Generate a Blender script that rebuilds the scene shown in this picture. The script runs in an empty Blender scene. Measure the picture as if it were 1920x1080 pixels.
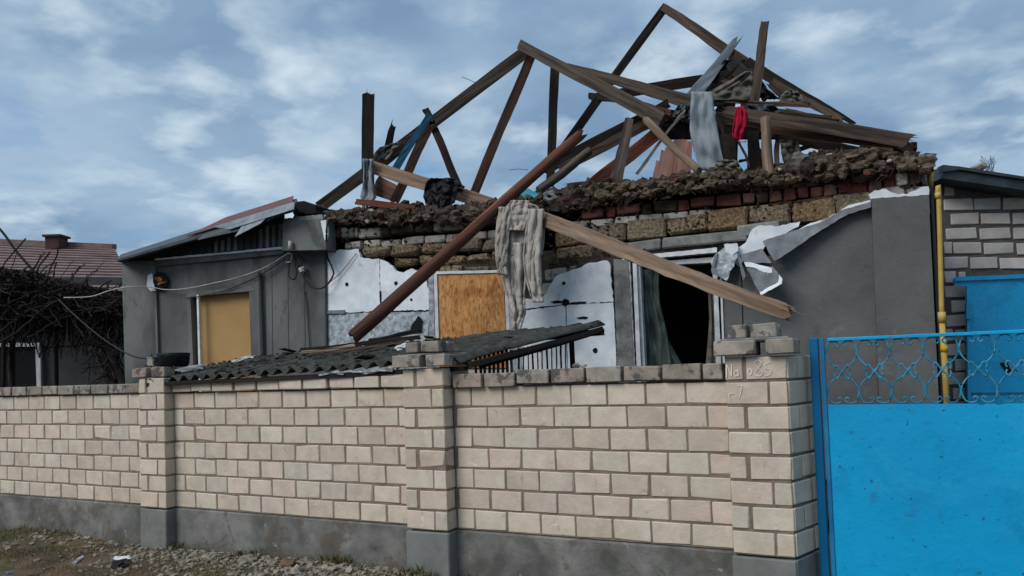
import bpy, bmesh, math, random
import numpy as np
from mathutils import Vector, Matrix, noise
random.seed(7)
R = random.random
def U(a, b): return a + (b - a) * random.random()
SC = bpy.context.scene
COL = SC.collection

# ------------------------------------------------------------------ camera
F_PX, CY_PX, YAW, PITCH, ROLL = 1379.738, 634.732, .457, .037, -.035
Z0 = 1.38
_cy, _sy = math.cos(YAW), math.sin(YAW); _cp, _sp = math.cos(PITCH), math.sin(PITCH)
_cr, _sr = math.cos(ROLL), math.sin(ROLL)
FW = Vector((-_sy*_cp, _cy*_cp, _sp)); _r = Vector((_cy, _sy, 0)); _u = _r.cross(FW)
RT = _r*_cr + _u*_sr; UP = -_r*_sr + _u*_cr
CAM = Vector((8.206, -4.672, .14 + Z0))
cam_d = bpy.data.cameras.new('camera'); cam = bpy.data.objects.new('camera', cam_d); COL.objects.link(cam)
cam_d.sensor_width = 36; cam_d.lens = F_PX/1920*36; cam_d.shift_y = (CY_PX-540)/1920
cam_d.clip_start = .05; cam_d.clip_end = 3000
M = Matrix.Identity(4)
for i in range(3): M[i][0], M[i][1], M[i][2], M[i][3] = RT[i], UP[i], -FW[i], CAM[i]
cam.matrix_world = M
SC.camera = cam

# ------------------------------------------------------------------ sun, sky, exposure
SUN_DIR = Vector((-.50, -.95, .95)).normalized()      # towards the sun
SUN_EL = math.asin(SUN_DIR.z); SUN_AZ = math.atan2(SUN_DIR.x, SUN_DIR.y)
sd = bpy.data.lights.new('sun', 'SUN'); sd.energy = 1.5; sd.angle = math.radians(34); sd.color = (1, .95, .89)
sun = bpy.data.objects.new('sun', sd); COL.objects.link(sun)
sun.rotation_euler = (-SUN_DIR).to_track_quat('-Z', 'Y').to_euler()
SC.view_settings.view_transform = 'Standard'; SC.view_settings.look = 'None'
SC.view_settings.exposure = 0.70; SC.view_settings.gamma = 1; SC.view_settings.use_curve_mapping = False

world = bpy.data.worlds.new('World'); SC.world = world; world.use_nodes = True
nt = world.node_tree; nt.nodes.clear()
def N(t, **kw):
    n = nt.nodes.new(t)
    for k, v in kw.items(): setattr(n, k, v)
    return n
L = lambda a, b: nt.links.new(a, b)
out = N('ShaderNodeOutputWorld'); bg = N('ShaderNodeBackground'); bg.inputs[1].default_value = .1; L(bg.outputs[0], out.inputs[0])
sky = N('ShaderNodeTexSky'); sky.sky_type = 'NISHITA'; sky.sun_disc = False; sky.sun_elevation = SUN_EL; sky.sun_rotation = SUN_AZ
tc = N('ShaderNodeTexCoord'); sep = N('ShaderNodeSeparateXYZ'); L(tc.outputs['Generated'], sep.inputs[0])
mx = N('ShaderNodeMath', operation='MAXIMUM'); L(sep.outputs[2], mx.inputs[0]); mx.inputs[1].default_value = 0
ad = N('ShaderNodeMath', operation='ADD'); L(mx.outputs[0], ad.inputs[0]); ad.inputs[1].default_value = .16
dx = N('ShaderNodeMath', operation='DIVIDE'); L(sep.outputs[0], dx.inputs[0]); L(ad.outputs[0], dx.inputs[1])
dy = N('ShaderNodeMath', operation='DIVIDE'); L(sep.outputs[1], dy.inputs[0]); L(ad.outputs[0], dy.inputs[1])
cmb = N('ShaderNodeCombineXYZ'); L(dx.outputs[0], cmb.inputs[0]); L(dy.outputs[0], cmb.inputs[1])
mp = N('ShaderNodeMapping'); L(cmb.outputs[0], mp.inputs[0]); mp.inputs['Rotation'].default_value = (0, 0, .25); mp.inputs['Location'].default_value = (3.7, 1.9, 0)
def noi(scale, detail, rough, dist, src=mp):
    n = N('ShaderNodeTexNoise'); n.inputs['Scale'].default_value = scale; n.inputs['Detail'].default_value = detail
    n.inputs['Roughness'].default_value = rough; n.inputs['Distortion'].default_value = dist; L(src.outputs[0], n.inputs['Vector']); return n
def ramp(src, stops):
    r = N('ShaderNodeValToRGB'); e = r.color_ramp.elements
    while len(e) > 1: e.remove(e[0])
    e[0].position, e[0].color = stops[0][0], (*stops[0][1], 1)
    for p, c in stops[1:]:
        x = e.new(p); x.color = (*c, 1)
    L(src, r.inputs[0]); return r
n1 = noi(1.6, 6, .55, .1); n2 = noi(4.0, 5, .52, .1); n3 = noi(.9, 5, .55, .1)
def mix(a, b, fac, typ='MIX'):
    m = N('ShaderNodeMixRGB', blend_type=typ)
    for s, v in ((0, fac), (1, a), (2, b)):
        if hasattr(v, 'links'): L(v, m.inputs[s])
        elif isinstance(v, (int, float)): m.inputs[s].default_value = v
        else: m.inputs[s].default_value = (*v, 1)
    return m.outputs[0]
cover = ramp(n1.outputs[0], [(.30, (0, 0, 0)), (.43, (1, 1, 1))])
base = mix(sky.outputs[0], (.6, 1.75, 3.3), .7)
lo = mix((1.20, 1.95, 2.95), (2.2, 3.05, 4.0), ramp(n3.outputs[0], [(.38, (0, 0, 0)), (.58, (1, 1, 1))]).outputs[0])
cl = mix(base, lo, cover.outputs[0])
br = ramp(n2.outputs[0], [(.45, (0, 0, 0)), (.66, (1, 1, 1))])
brm = mix(br.outputs[0], ramp(n1.outputs[0], [(.42, (.10, .10, .10)), (.60, (1, 1, 1))]).outputs[0], 1.0, 'MULTIPLY')
cl2 = mix(cl, (4.2, 4.95, 5.5), mix((0, 0, 0), (.8, .8, .8), brm))
L(cl2, bg.inputs[0])

# ------------------------------------------------------------------ geometry of the place: pixel -> metres
def ray(x, y): return FW*F_PX + RT*(x-960) + UP*(CY_PX-y)
def onY(x, y, Y): d = ray(x, y); return CAM + d*((Y-CAM.y)/d.y)
def onZ(x, y, Z): d = ray(x, y); return CAM + d*((Z-CAM.z)/d.z)
def onD(x, y, D): return CAM + ray(x, y)*(D/F_PX)
HD = Vector((.99444688, .10523971, 0)); HN = Vector((-HD.y, HD.x, 0)); HO = Vector((6.51798758, 2.5266874, 0))
HANG = math.atan2(HD.y, HD.x)
def Fp(x, y, n=0):
    d = ray(x, y); return CAM + d*(((HO-CAM).dot(HN)+n)/d.dot(HN))
def SZ(x, y, n=0): q = Fp(x, y, n); return (q-HO).dot(HD), q.z
def H(s, n, z): return HO + HD*s + HN*n + Vector((0, 0, z))
def ppm(p): return F_PX/max(.1, (p-CAM).dot(FW))      # pixels per metre at a point

# ------------------------------------------------------------------ materials
def mat(name, c1, c2=None, scale=8, rough=.9, bump=.3, bscale=60, rnd=.1, hue=.01, stretch=(1, 1, 1), spots=(), metal=0, lo=.35, hi=.65, bdist=.01, spec=.3, alpha=None, detail=6):
    m = bpy.data.materials.new(name); m.use_nodes = True; t = m.node_tree
    b = t.nodes['Principled BSDF']; b.inputs['Roughness'].default_value = rough; b.inputs['Metallic'].default_value = metal
    b.inputs['Specular IOR Level'].default_value = spec
    if alpha is not None: b.inputs['Alpha'].default_value = alpha
    def nn(k): return t.nodes.new(k)
    ln = t.links.new
    co = nn('ShaderNodeTexCoord'); oi = nn('ShaderNodeObjectInfo')
    mu = nn('ShaderNodeMath'); mu.operation = 'MULTIPLY'; mu.inputs[1].default_value = 40; ln(oi.outputs['Random'], mu.inputs[0])
    va = nn('ShaderNodeVectorMath'); va.operation = 'ADD'; ln(co.outputs['Object'], va.inputs[0]); ln(mu.outputs[0], va.inputs[1])
    mpp = nn('ShaderNodeMapping'); mpp.inputs['Scale'].default_value = stretch; ln(va.outputs[0], mpp.inputs[0])
    def no(s, d=detail, r=.6, ds=.2):
        n = nn('ShaderNodeTexNoise'); n.inputs['Scale'].default_value = s; n.inputs['Detail'].default_value = d
        n.inputs['Roughness'].default_value = r; n.inputs['Distortion'].default_value = ds; ln(mpp.outputs[0], n.inputs['Vector']); return n
    def rp(src, a, z):
        r = nn('ShaderNodeMapRange'); r.inputs[1].default_value = a; r.inputs[2].default_value = z; ln(src, r.inputs[0]); return r
    c2 = c2 or tuple(v*.75 for v in c1)
    mxn = nn('ShaderNodeMixRGB'); mxn.inputs[1].default_value = (*c1, 1); mxn.inputs[2].default_value = (*c2, 1)
    ln(rp(no(scale).outputs[0], lo, hi).outputs[0], mxn.inputs[0]); cur = mxn.outputs[0]
    for (c, s, th, amt) in spots:
        k = nn('ShaderNodeMixRGB'); ln(cur, k.inputs[1]); k.inputs[2].default_value = (*c, 1)
        q = rp(no(s, 5, .65, .4).outputs[0], th, th+.06); q.inputs[4].default_value = amt; ln(q.outputs[0], k.inputs[0]); cur = k.outputs[0]
    hv = nn('ShaderNodeHueSaturation'); ln(cur, hv.inputs['Color'])
    v1 = nn('ShaderNodeMapRange'); ln(oi.outputs['Random'], v1.inputs[0]); v1.inputs[3].default_value = 1-rnd; v1.inputs[4].default_value = 1+rnd; ln(v1.outputs[0], hv.inputs['Value'])
    wn = nn('ShaderNodeTexWhiteNoise'); wn.noise_dimensions = '1D'; ln(oi.outputs['Random'], wn.inputs['W'])
    v2 = nn('ShaderNodeMapRange'); ln(wn.outputs['Value'], v2.inputs[0]); v2.inputs[3].default_value = .5-hue; v2.inputs[4].default_value = .5+hue; ln(v2.outputs[0], hv.inputs['Hue'])
    v3 = nn('ShaderNodeMapRange'); ln(wn.outputs['Value'], v3.inputs[0]); v3.inputs[3].default_value = 1+rnd; v3.inputs[4].default_value = 1-rnd*1.5; ln(v3.outputs[0], hv.inputs['Saturation'])
    ln(hv.outputs[0], b.inputs['Base Color'])
    if bump:
        bp = nn('ShaderNodeBump'); bp.inputs['Strength'].default_value = bump; bp.inputs['Distance'].default_value = bdist
        ln(no(bscale, 8, .7, .1).outputs[0], bp.inputs['Height']); ln(bp.outputs[0], b.inputs['Normal'])
    return m
MT = {}
def wood(name, c1, c2, **k): MT[name] = mat(name, c1, c2, scale=14, bscale=40, stretch=(1.6, 1.6, .07), bump=.8, rnd=.15, hue=.008, lo=.38, hi=.62, **k)
MT['brick'] = mat('cream_silicate_brick', (.60, .515, .41), (.485, .41, .325), scale=7, bump=.5, bscale=30, rnd=.09, hue=.014, spots=(((.36, .30, .24), 10, .62, .6), ((.70, .64, .56), 16, .64, .6), ((.20, .17, .14), 14, .70, .7)))
MT['cap'] = mat('weathered_brick', (.34, .285, .235), (.20, .17, .145), scale=10, bump=.5, bscale=40, rnd=.16, hue=.02, spots=(((.07, .068, .062), 9, .52, .85),))
MT['mortar'] = mat('mortar', (.25, .20, .155), (.165, .13, .10), scale=12, bump=.6, bscale=70)
MT['plinth'] = mat('plinth_render', (.20, .195, .18), (.085, .083, .075), scale=3.0, bump=.7, bscale=22, lo=.36, hi=.62, spots=(((.10, .075, .058), 4, .56, .7), ((.34, .32, .29), 9, .64, .6), ((.06, .07, .045), 6, .62, .6)))
MT['pplinth'] = mat('pillar_render', (.19, .20, .19), (.12, .125, .115), scale=4, bump=.3, bscale=30)
MT['render'] = mat('grey_render', (.128, .132, .130), (.088, .092, .090), scale=2.2, bump=.6, bscale=24, rnd=.04, spots=(((.19, .19, .185), 3.0, .60, .4), ((.06, .062, .06), 5, .62, .45), ((.24, .24, .23), 18, .70, .6)))
MT['renderL'] = mat('grey_render_weathered', (.150, .158, .154), (.062, .070, .070), scale=2.0, stretch=(1, 1, .5), bump=.5, bscale=30, rnd=.04, spots=(((.045, .052, .052), 2.4, .58, .6), ((.22, .22, .21), 8, .66, .4)))
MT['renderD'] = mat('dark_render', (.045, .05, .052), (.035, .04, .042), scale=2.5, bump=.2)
MT['foam'] = mat('white_foam', (.80, .83, .86), (.58, .63, .67), scale=5, bump=.5, bscale=90, rnd=.05, spots=(((.33, .35, .36), 6, .62, .6), ((.30, .25, .19), 11, .66, .6)), hue=.0)
MT['foamdirty'] = mat('dirty_foam', (.42, .47, .50), (.20, .235, .255), scale=16, bump=.8, bscale=80, lo=.42, hi=.6, spots=(((.75, .8, .85), 30, .6, .8),), hue=0)
MT['flap'] = mat('torn_render_skin', (.20, .215, .225), (.11, .12, .13), scale=6, bump=.6, bscale=50, spots=(((.75, .78, .8), 12, .70, .9),), hue=0)
MT['shell'] = mat('shell_rock', (.30, .225, .135), (.115, .082, .048), scale=34, bump=1, bscale=45, bdist=.03, rnd=.15, lo=.38, hi=.6, spots=(((.02, .015, .01), 26, .62, .9),))
MT['rubble'] = mat('clay_rubble', (.115, .078, .05), (.028, .02, .015), scale=9, stretch=(1, 1, 2.2), bump=1, bscale=26, bdist=.04, spots=(((.22, .17, .115), 11, .62, .7),))
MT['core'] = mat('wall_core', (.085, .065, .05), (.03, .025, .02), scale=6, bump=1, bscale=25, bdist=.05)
MT['red'] = mat('red_brick', (.15, .062, .042), (.075, .035, .028), scale=12, bump=.7, bscale=50, rnd=.18, hue=.012, spots=(((.04, .03, .025), 10, .62, .8),))
MT['white_brick'] = mat('pale_block', (.40, .37, .33), (.22, .20, .18), scale=9, bump=.6, bscale=40, rnd=.2, spots=(((.07, .06, .05), 8, .58, .8),))
MT['concrete'] = mat('concrete', (.26, .26, .25), (.12, .12, .115), scale=8, bump=.8, bscale=35)
wood('wd_dark', (.030, .018, .014), (.010, .008, .008))
wood('wd_log', (.15, .058, .036), (.055, .026, .019), spots=(((.33, .13, .06), 5, .60, .7), ((.035, .02, .015), 4, .64, .8)))
wood('wd_brown', (.115, .062, .042), (.035, .022, .017), spots=(((.02, .014, .012), 5, .62, .7),))
wood('wd_grey', (.115, .086, .066), (.035, .027, .022), spots=(((.02, .016, .014), 5, .60, .7),))
wood('wd_red', (.17, .06, .033), (.065, .028, .02))
wood('wd_light', (.27, .19, .13), (.13, .085, .056), spots=(((.09, .05, .035), 4, .60, .75), ((.40, .30, .21), 7, .64, .6)))
wood('wd_pale', (.27, .205, .15), (.11, .085, .065))
MT['osb'] = mat('osb_board', (.50, .26, .10), (.27, .115, .035), scale=26, stretch=(1, 1, .45), bump=.4, bscale=60, lo=.40, hi=.58, detail=3, spots=(((.66, .42, .20), 30, .62, .8), ((.13, .05, .02), 4, .62, .5)))
MT['rubble2'] = mat('pale_clay', (.155, .108, .07), (.06, .042, .029), scale=9, bump=.9, bscale=30, bdist=.02)
MT['straw'] = mat('straw', (.16, .115, .07), (.08, .06, .04), bump=0)
def flakes(m):
    t = m.node_tree; b = t.nodes['Principled BSDF']; co = t.nodes.new('ShaderNodeTexCoord'); prev = None
    for k, (rot, c) in enumerate(((.5, (.62, .36, .15)), (-.7, (.36, .17, .055)), (1.3, (.50, .27, .10)))):
        mp2 = t.nodes.new('ShaderNodeMapping'); mp2.inputs['Rotation'].default_value = (0, rot, 0); mp2.inputs['Scale'].default_value = (70, 1, 17); t.links.new(co.outputs['Object'], mp2.inputs[0])
        v = t.nodes.new('ShaderNodeTexVoronoi'); v.inputs['Scale'].default_value = 1; t.links.new(mp2.outputs[0], v.inputs['Vector'])
        sp = t.nodes.new('ShaderNodeSeparateColor'); t.links.new(v.outputs['Color'], sp.inputs[0])
        mr = t.nodes.new('ShaderNodeMapRange'); mr.inputs[1].default_value = .45; mr.inputs[2].default_value = .75; mr.inputs[4].default_value = .8; t.links.new(sp.outputs[0], mr.inputs[0])
        mm = t.nodes.new('ShaderNodeMixRGB'); t.links.new(mr.outputs[0], mm.inputs[0]); mm.inputs[2].default_value = (*c, 1)
        if prev is None: t.links.new(b.inputs['Base Color'].links[0].from_socket, mm.inputs[1])
        else: t.links.new(prev, mm.inputs[1])
        prev = mm.outputs[0]
    st = t.nodes.new('ShaderNodeTexNoise'); st.inputs['Scale'].default_value = 3.2; t.links.new(co.outputs['Object'], st.inputs['Vector'])
    mr = t.nodes.new('ShaderNodeMapRange'); mr.inputs[1].default_value = .55; mr.inputs[2].default_value = .68; mr.inputs[4].default_value = .6; t.links.new(st.outputs[0], mr.inputs[0])
    mm = t.nodes.new('ShaderNodeMixRGB'); mm.blend_type = 'MULTIPLY'; t.links.new(mr.outputs[0], mm.inputs[0]); t.links.new(prev, mm.inputs[1]); mm.inputs[2].default_value = (.45, .3, .22, 1)
    t.links.new(mm.outputs[0], b.inputs['Base Color'])
flakes(MT['osb'])
MT['tan'] = mat('tan_board', (.44, .275, .115), (.37, .225, .088), scale=2, bump=.05, rnd=0, hue=0)
MT['white'] = mat('white_frame', (.66, .67, .68), (.45, .46, .47), scale=10, rough=.5, bump=.1)
MT['black'] = mat('black', (.006, .006, .007), (.004, .004, .005), bump=0)
MT['plastic'] = mat('black_plastic', (.004, .004, .006), (.009, .009, .013), scale=12, rough=.5, bump=.5, bscale=10, bdist=.03, spec=.15)
MT['cloth'] = mat('grey_knit', (.42, .38, .34), (.27, .24, .215), scale=5, bump=.5, bscale=60, hue=0, spots=(((.12, .105, .09), 6, .64, .5), ((.46, .42, .38), 14, .64, .5)))
MT['cloth2'] = mat('dusty_cloth', (.17, .16, .14), (.08, .075, .065), scale=14, bump=.9, bscale=40)
MT['redcloth'] = mat('red_cloth', (.42, .012, .022), (.2, .006, .012), scale=8, bump=.5)
MT['sheetblue'] = mat('blue_grey_sheet', (.20, .24, .265), (.18, .22, .245), scale=4, rough=.75, metal=.0, bump=.3, bscale=12, spots=(((.28, .30, .31), 6, .64, .5),))
MT['zinc'] = mat('zinc_sheet', (.26, .30, .33), (.13, .155, .175), scale=5, stretch=(1, 1, .4), rough=.65, metal=.15, bump=.2, bscale=25)
MT['dkmetal'] = mat('dark_metal', (.055, .068, .078), (.03, .038, .045), scale=6, rough=.5, metal=.3, bump=.2)
MT['roofred'] = mat('rusty_roof', (.19, .06, .045), (.09, .045, .04), scale=6, rough=.7, bump=.3, spots=(((.10, .12, .13), 5, .56, .8),))
MT['slate'] = mat('asbestos_slate', (.085, .085, .072), (.03, .032, .027), scale=7, bump=.9, bscale=45, spots=(((.03, .045, .02), 10, .58, .7), ((.27, .27, .25), 24, .66, .6)))
MT['tile'] = mat('old_tile', (.26, .185, .17), (.15, .10, .095), scale=2.4, bump=.5, bscale=30, spots=(((.07, .05, .045), 3, .62, .7),))
MT['ground'] = mat('soil', (.175, .115, .06), (.07, .048, .027), scale=3, bump=1, bscale=26, bdist=.03, spots=(((.055, .07, .022), 2.4, .53, .8), ((.33, .29, .24), 60, .68, .8)))
MT['grass'] = mat('grass', (.070, .078, .020), (.17, .115, .05), scale=2.5, bump=0, rnd=0)
MT['stone'] = mat('rubble_stone', (.33, .285, .235), (.15, .128, .10), scale=7, bump=.6, bscale=35, spots=(((.5, .47, .43), 9, .64, .8), ((.32, .14, .08), 5, .70, .8)))
MT['gate'] = mat('blue_gate_paint', (.0, .355, .66), (.0, .29, .57), scale=1.3, rough=.36, bump=.35, bscale=5, bdist=.02, rnd=0, hue=0, spec=.45, spots=(((.03, .38, .66), 1.7, .50, .2), ((.0, .20, .42), 2.6, .58, .35), ((.10, .06, .045), 46, .69, .8), ((.015, .06, .12), 30, .625, .9), ((.01, .20, .40), 7, .60, .5), ((.03, .32, .62), 3, .62, .3)))
MT['gateframe'] = mat('blue_frame_paint', (.01, .20, .42), (.01, .12, .26), scale=5, rough=.4, bump=.15, rnd=0, hue=0, spec=.4)
MT['scroll'] = mat('scroll_paint', (.03, .29, .46), (.02, .11, .19), scale=18, rough=.45, bump=.1, rnd=.1, hue=0)
MT['gatepost'] = mat('blue_post_paint', (.0, .115, .27), (.0, .09, .22), scale=4, rough=.4, bump=.1, rnd=0, hue=0)
MT['yellow'] = mat('yellow_pipe_paint', (.50, .33, .055), (.40, .25, .04), scale=6, rough=.5, bump=.3, bscale=30, spots=(((.06, .04, .02), 22, .64, .9),))
MT['block'] = mat('grey_silicate', (.52, .475, .43), (.42, .38, .35), scale=7, bump=.4, bscale=40, rnd=.1)
MT['gmortar'] = mat('grey_mortar', (.12, .115, .11), (.075, .07, .068), scale=12, bump=.8, bscale=40)
MT['wire'] = mat('black_cable', (.012, .012, .013), bump=0, rough=.6)
MT['wwire'] = mat('white_cable', (.5, .5, .48), (.3, .3, .29), scale=9, bump=0)
MT['vine'] = mat('vine_twig', (.028, .022, .018), (.012, .01, .009), scale=10, bump=.3)
MT['nwall'] = mat('neighbour_wall', (.062, .065, .07), (.035, .037, .042), scale=2, bump=.4)
MT['chim'] = mat('chimney_brick', (.07, .03, .028), (.04, .02, .02), bump=.5)
MT['orange'] = mat('orange_foam', (.60, .21, .06), (.28, .09, .03), scale=12, bump=.8, bscale=30)
MT['film'] = mat('plastic_film', (.15, .18, .165), (.07, .09, .08), scale=8, stretch=(1.5, 1.5, .3), rough=.3, bump=.6, bscale=8, alpha=.5)
MT['pink'] = mat('pink_boards', (.40, .22, .17), (.26, .135, .105), scale=20, stretch=(1, 1, .08), bump=.5)
MT['cyan'] = mat('blue_box', (.08, .33, .45), (.04, .2, .3), scale=6, bump=.1)
MT['bluestrip'] = mat('blue_paint_wood', (.0, .12, .22), (.0, .08, .15), scale=6, bump=.2)
MT['chalk'] = mat('chalk', (.82, .80, .75), (.6, .56, .5), scale=60, bump=0)

# ------------------------------------------------------------------ object helpers
WM = {}
def link(name, data, m=None, parent=None, M=None):
    o = bpy.data.objects.new(name, data); COL.objects.link(o)
    M = M or Matrix.Identity(4)
    if data is not None and m and not data.materials: data.materials.append(MT[m])
    if parent is not None:
        o.parent = parent; o.matrix_basis = WM[parent.name].inverted() @ M
    else: o.matrix_basis = M
    WM[o.name] = M.copy()
    return o
def tag(o, label, cat, group=None, kind=None):
    if label: o['label'] = label
    if cat: o['category'] = cat
    if group: o['group'] = group
    if kind: o['kind'] = kind
    elif label: o['kind'] = 'thing'
    return o
def thing(name, label, cat, loc, group=None, rz=0):
    o = link(name, None, M=Matrix.Translation(loc) @ Matrix.Rotation(rz, 4, 'Z')); return tag(o, label, cat, group)
def mesh(name, vs, fs, smooth=False):
    me = bpy.data.meshes.new(name); me.from_pydata([tuple(v) for v in vs], [], [tuple(f) for f in fs]); me.update()
    if smooth:
        for p in me.polygons: p.use_smooth = True
    return me
def frame(o, x, y=None, z=None):
    """matrix with origin o and axes x,y,z"""
    m = Matrix.Identity(4)
    for i in range(3): m[i][0], m[i][1], m[i][2], m[i][3] = x[i], y[i], z[i], o[i]
    return m
def chbox(sx, sy, sz, c=.005, j=.002, seed=0):
    """box with chamfered, slightly uneven edges (44 triangles), centred"""
    rg = random.Random(seed); vs = []; idx = {}
    for a in (-1, 1):
        for b in (-1, 1):
            for d in (-1, 1):
                cc = [c*(.7+rg.random()*.6) for _ in range(3)]
                if rg.random() < .06: cc = [q*2.4 for q in cc]
                P = [a*sx/2, b*sy/2, d*sz/2]
                jj = [rg.uniform(-j, j) for _ in range(3)]
                for ax in range(3):
                    q = [P[k]+jj[k] - (0 if k == ax else (a, b, d)[k]*cc[k]) for k in range(3)]
                    idx[(a, b, d, ax)] = len(vs); vs.append(q)
    bm = bmesh.new(); bv = [bm.verts.new(v) for v in vs]
    bmesh.ops.convex_hull(bm, input=bv)
    me = bpy.data.meshes.new('m'); bm.to_mesh(me); bm.free(); return me
_cache = {}
def brick_mesh(sx, sy, sz, m, c=.005, j=.002, variants=6):
    k = (round(sx, 3), round(sy, 3), round(sz, 3), m, random.randrange(variants), round(c, 3))
    if k not in _cache:
        me = chbox(sx, sy, sz, c, j, int(sx*1000)*7+int(sz*1000)+k[4]*17); me.materials.append(MT[m]); _cache[k] = me
    return _cache[k]
def box(name, m, parent, c, size, rz=0, ch=.004, j=0, rot=None):
    me = chbox(*size, c=ch, j=j, seed=random.randrange(9999))
    M = Matrix.Translation(c) @ (rot if rot is not None else Matrix.Rotation(rz, 4, 'Z'))
    return link(name, me, m, parent, M)
def tube_mesh(pts, r, seg=6, r1=None, smooth=True):
    vs, fs = [], []; n = len(pts)
    for i, p in enumerate(pts):
        a = pts[max(0, i-1)]; b = pts[min(n-1, i+1)]; t = (b-a)
        if t.length < 1e-9: t = Vector((0, 0, 1))
        t.normalize(); ref = Vector((0, 0, 1)) if abs(t.z) < .9 else Vector((1, 0, 0))
        u = t.cross(ref).normalized(); v = t.cross(u); rr = r if r1 is None else r+(r1-r)*i/(n-1)
        for k in range(seg):
            an = 2*math.pi*k/seg; vs.append(p + u*math.cos(an)*rr + v*math.sin(an)*rr)
    for i in range(n-1):
        for k in range(seg):
            a = i*seg+k; b = i*seg+(k+1) % seg; fs.append((a, b, b+seg, a+seg))
    fs.append(tuple(range(seg))[::-1]); fs.append(tuple(range((n-1)*seg, n*seg)))
    return vs, fs
def tube(name, m, parent, pts, r, seg=6, r1=None):
    o0 = pts[0]; vs, fs = tube_mesh([p-o0 for p in pts], r, seg, r1)
    return link(name, mesh(name, vs, fs, True), m, parent, Matrix.Translation(o0))
def smoothpts(P, k=8):
    out = []
    for i in range(len(P)-1):
        p0 = P[max(0, i-1)]; p1 = P[i]; p2 = P[i+1]; p3 = P[min(len(P)-1, i+2)]
        for j in range(k):
            t = j/k
            out.append(.5*((2*p1) + (p2-p0)*t + (2*p0-5*p1+4*p2-p3)*t*t + (3*p1-p0-3*p2+p3)*t**3))
    out.append(P[-1]); return out
def ngon_prism(name, m, parent, pts, vec, jag=0, jagstep=.03, backcap=True):
    """extruded outline: pts (world, coplanar-ish) pushed along vec; jag roughens the edges"""
    P = [Vector(p) for p in pts]
    if jag:
        Q = []
        for i in range(len(P)):
            a, b = P[i], P[(i+1) % len(P)]; k = max(1, int((b-a).length/jagstep))
            e = (b-a).normalized(); nn_ = e.cross(vec.normalized())
            for t in range(k): Q.append(a+(b-a)*(t/k) + nn_*U(-jag, jag)*(1 if t else .3) + e*U(-.4, .4)*jag*(1 if t else 0))
        P = Q
    o0 = P[0].copy()
    bm = bmesh.new(); vs = [bm.verts.new(p-o0) for p in P]
    f = bm.faces.new(vs); f.normal_update()
    r = bmesh.ops.extrude_face_region(bm, geom=[f]); nv = [g for g in r['geom'] if isinstance(g, bmesh.types.BMVert)]
    bmesh.ops.translate(bm, verts=nv, vec=vec)
    bmesh.ops.triangulate(bm, faces=[x for x in bm.faces if len(x.verts) > 4], ngon_method='EAR_CLIP')
    bmesh.ops.recalc_face_normals(bm, faces=bm.faces[:])
    me = bpy.data.meshes.new(name); bm.to_mesh(me); bm.free()
    return link(name, me, m, parent, Matrix.Translation(o0))
def fpanel(name, m, parent, px, n0=0, n1=.05, jag=0, step=.03):
    """a slab on the facade: outline in facade plane, front face at n0, back at n1"""
    return ngon_prism(name, m, parent, [Fp(x, y, n0) for x, y in px], HN*(n1-n0), jag, step)
def fbox(name, m, parent, s0, s1, z0, z1, n0, n1, ch=.004, j=0):
    c = H((s0+s1)/2, (n0+n1)/2, (z0+z1)/2)
    return box(name, m, parent, c, (s1-s0, n1-n0, z1-z0), HANG, ch, j)

def beam_mesh(Lg, w0, w1, t, nseg=9, rnd=False, jag=.03, rough=.004, bow=0):
    vs, fs = [], []
    if rnd: sec = [(math.cos(a), math.sin(a)) for a in [2*math.pi*k/10 for k in range(10)]]
    else: sec = [(-1, -1), (-.35, -1), (.35, -1), (1, -1), (1, 0), (1, 1), (.35, 1), (-.35, 1), (-1, 1), (-1, 0)]
    ns = len(sec); ph = U(0, 9)
    for i in range(nseg+1):
        f = i/nseg; w = (w0+(w1-w0)*f)/2; tt = t/2 if not rnd else w
        bx = bow*math.sin(math.pi*f)+rough*1.2*math.sin(f*7+ph); by = rough*math.sin(f*5+ph*2)
        for a, b in sec:
            z = f*Lg
            if i == 0: z += U(0, jag)
            if i == nseg: z -= U(0, jag)
            vs.append((a*w+bx+U(-rough, rough), b*tt+by+U(-rough, rough), z))
    for i in range(nseg):
        for k in range(ns):
            a = i*ns+k; b = i*ns+(k+1) % ns; fs.append((a, b, b+ns, a+ns))
    for base, flip in ((0, True), (nseg*ns, False)):
        c = len(vs); q = vs[base:base+ns]; zc = sum(v[2] for v in q)/ns
        vs.append((sum(v[0] for v in q)/ns, sum(v[1] for v in q)/ns, zc + (U(.2, .6)*jag if flip else -U(.2, .6)*jag)))
        for k in range(ns):
            a, b = base+k, base+(k+1) % ns; fs.append((b, a, c) if flip else (a, b, c))
    if jag > .07 and not rnd:
        for _ in range(7):
            e = 1 if R() < .5 else 0; xw = U(-.45, .45)*(w1 if e else w0); yw = U(-.4, .4)*t; ln_ = U(.6, 1.6)*jag; z_ = Lg-jag*.8 if e else jag*.8; sg = 1 if e else -1; q = U(.004, .011); k = len(vs)
            vs += [(xw-q, yw, z_), (xw+q, yw, z_), (xw, yw+q*1.5, z_), (xw+U(-.01, .01), yw, z_+sg*ln_)]; fs += [(k, k+1, k+3), (k+1, k+2, k+3), (k+2, k, k+3)]
    me = mesh('beam', vs, fs)
    if rnd:
        for p in me.polygons[:nseg*ns]: p.use_smooth = True
    return me
def beam_M(p0, p1):
    z = (p1-p0).normalized(); tocam = (CAM-(p0+p1)/2).normalized(); y = (tocam - z*tocam.dot(z)).normalized(); x = y.cross(z)
    return frame(p0, x, y, z)
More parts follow.
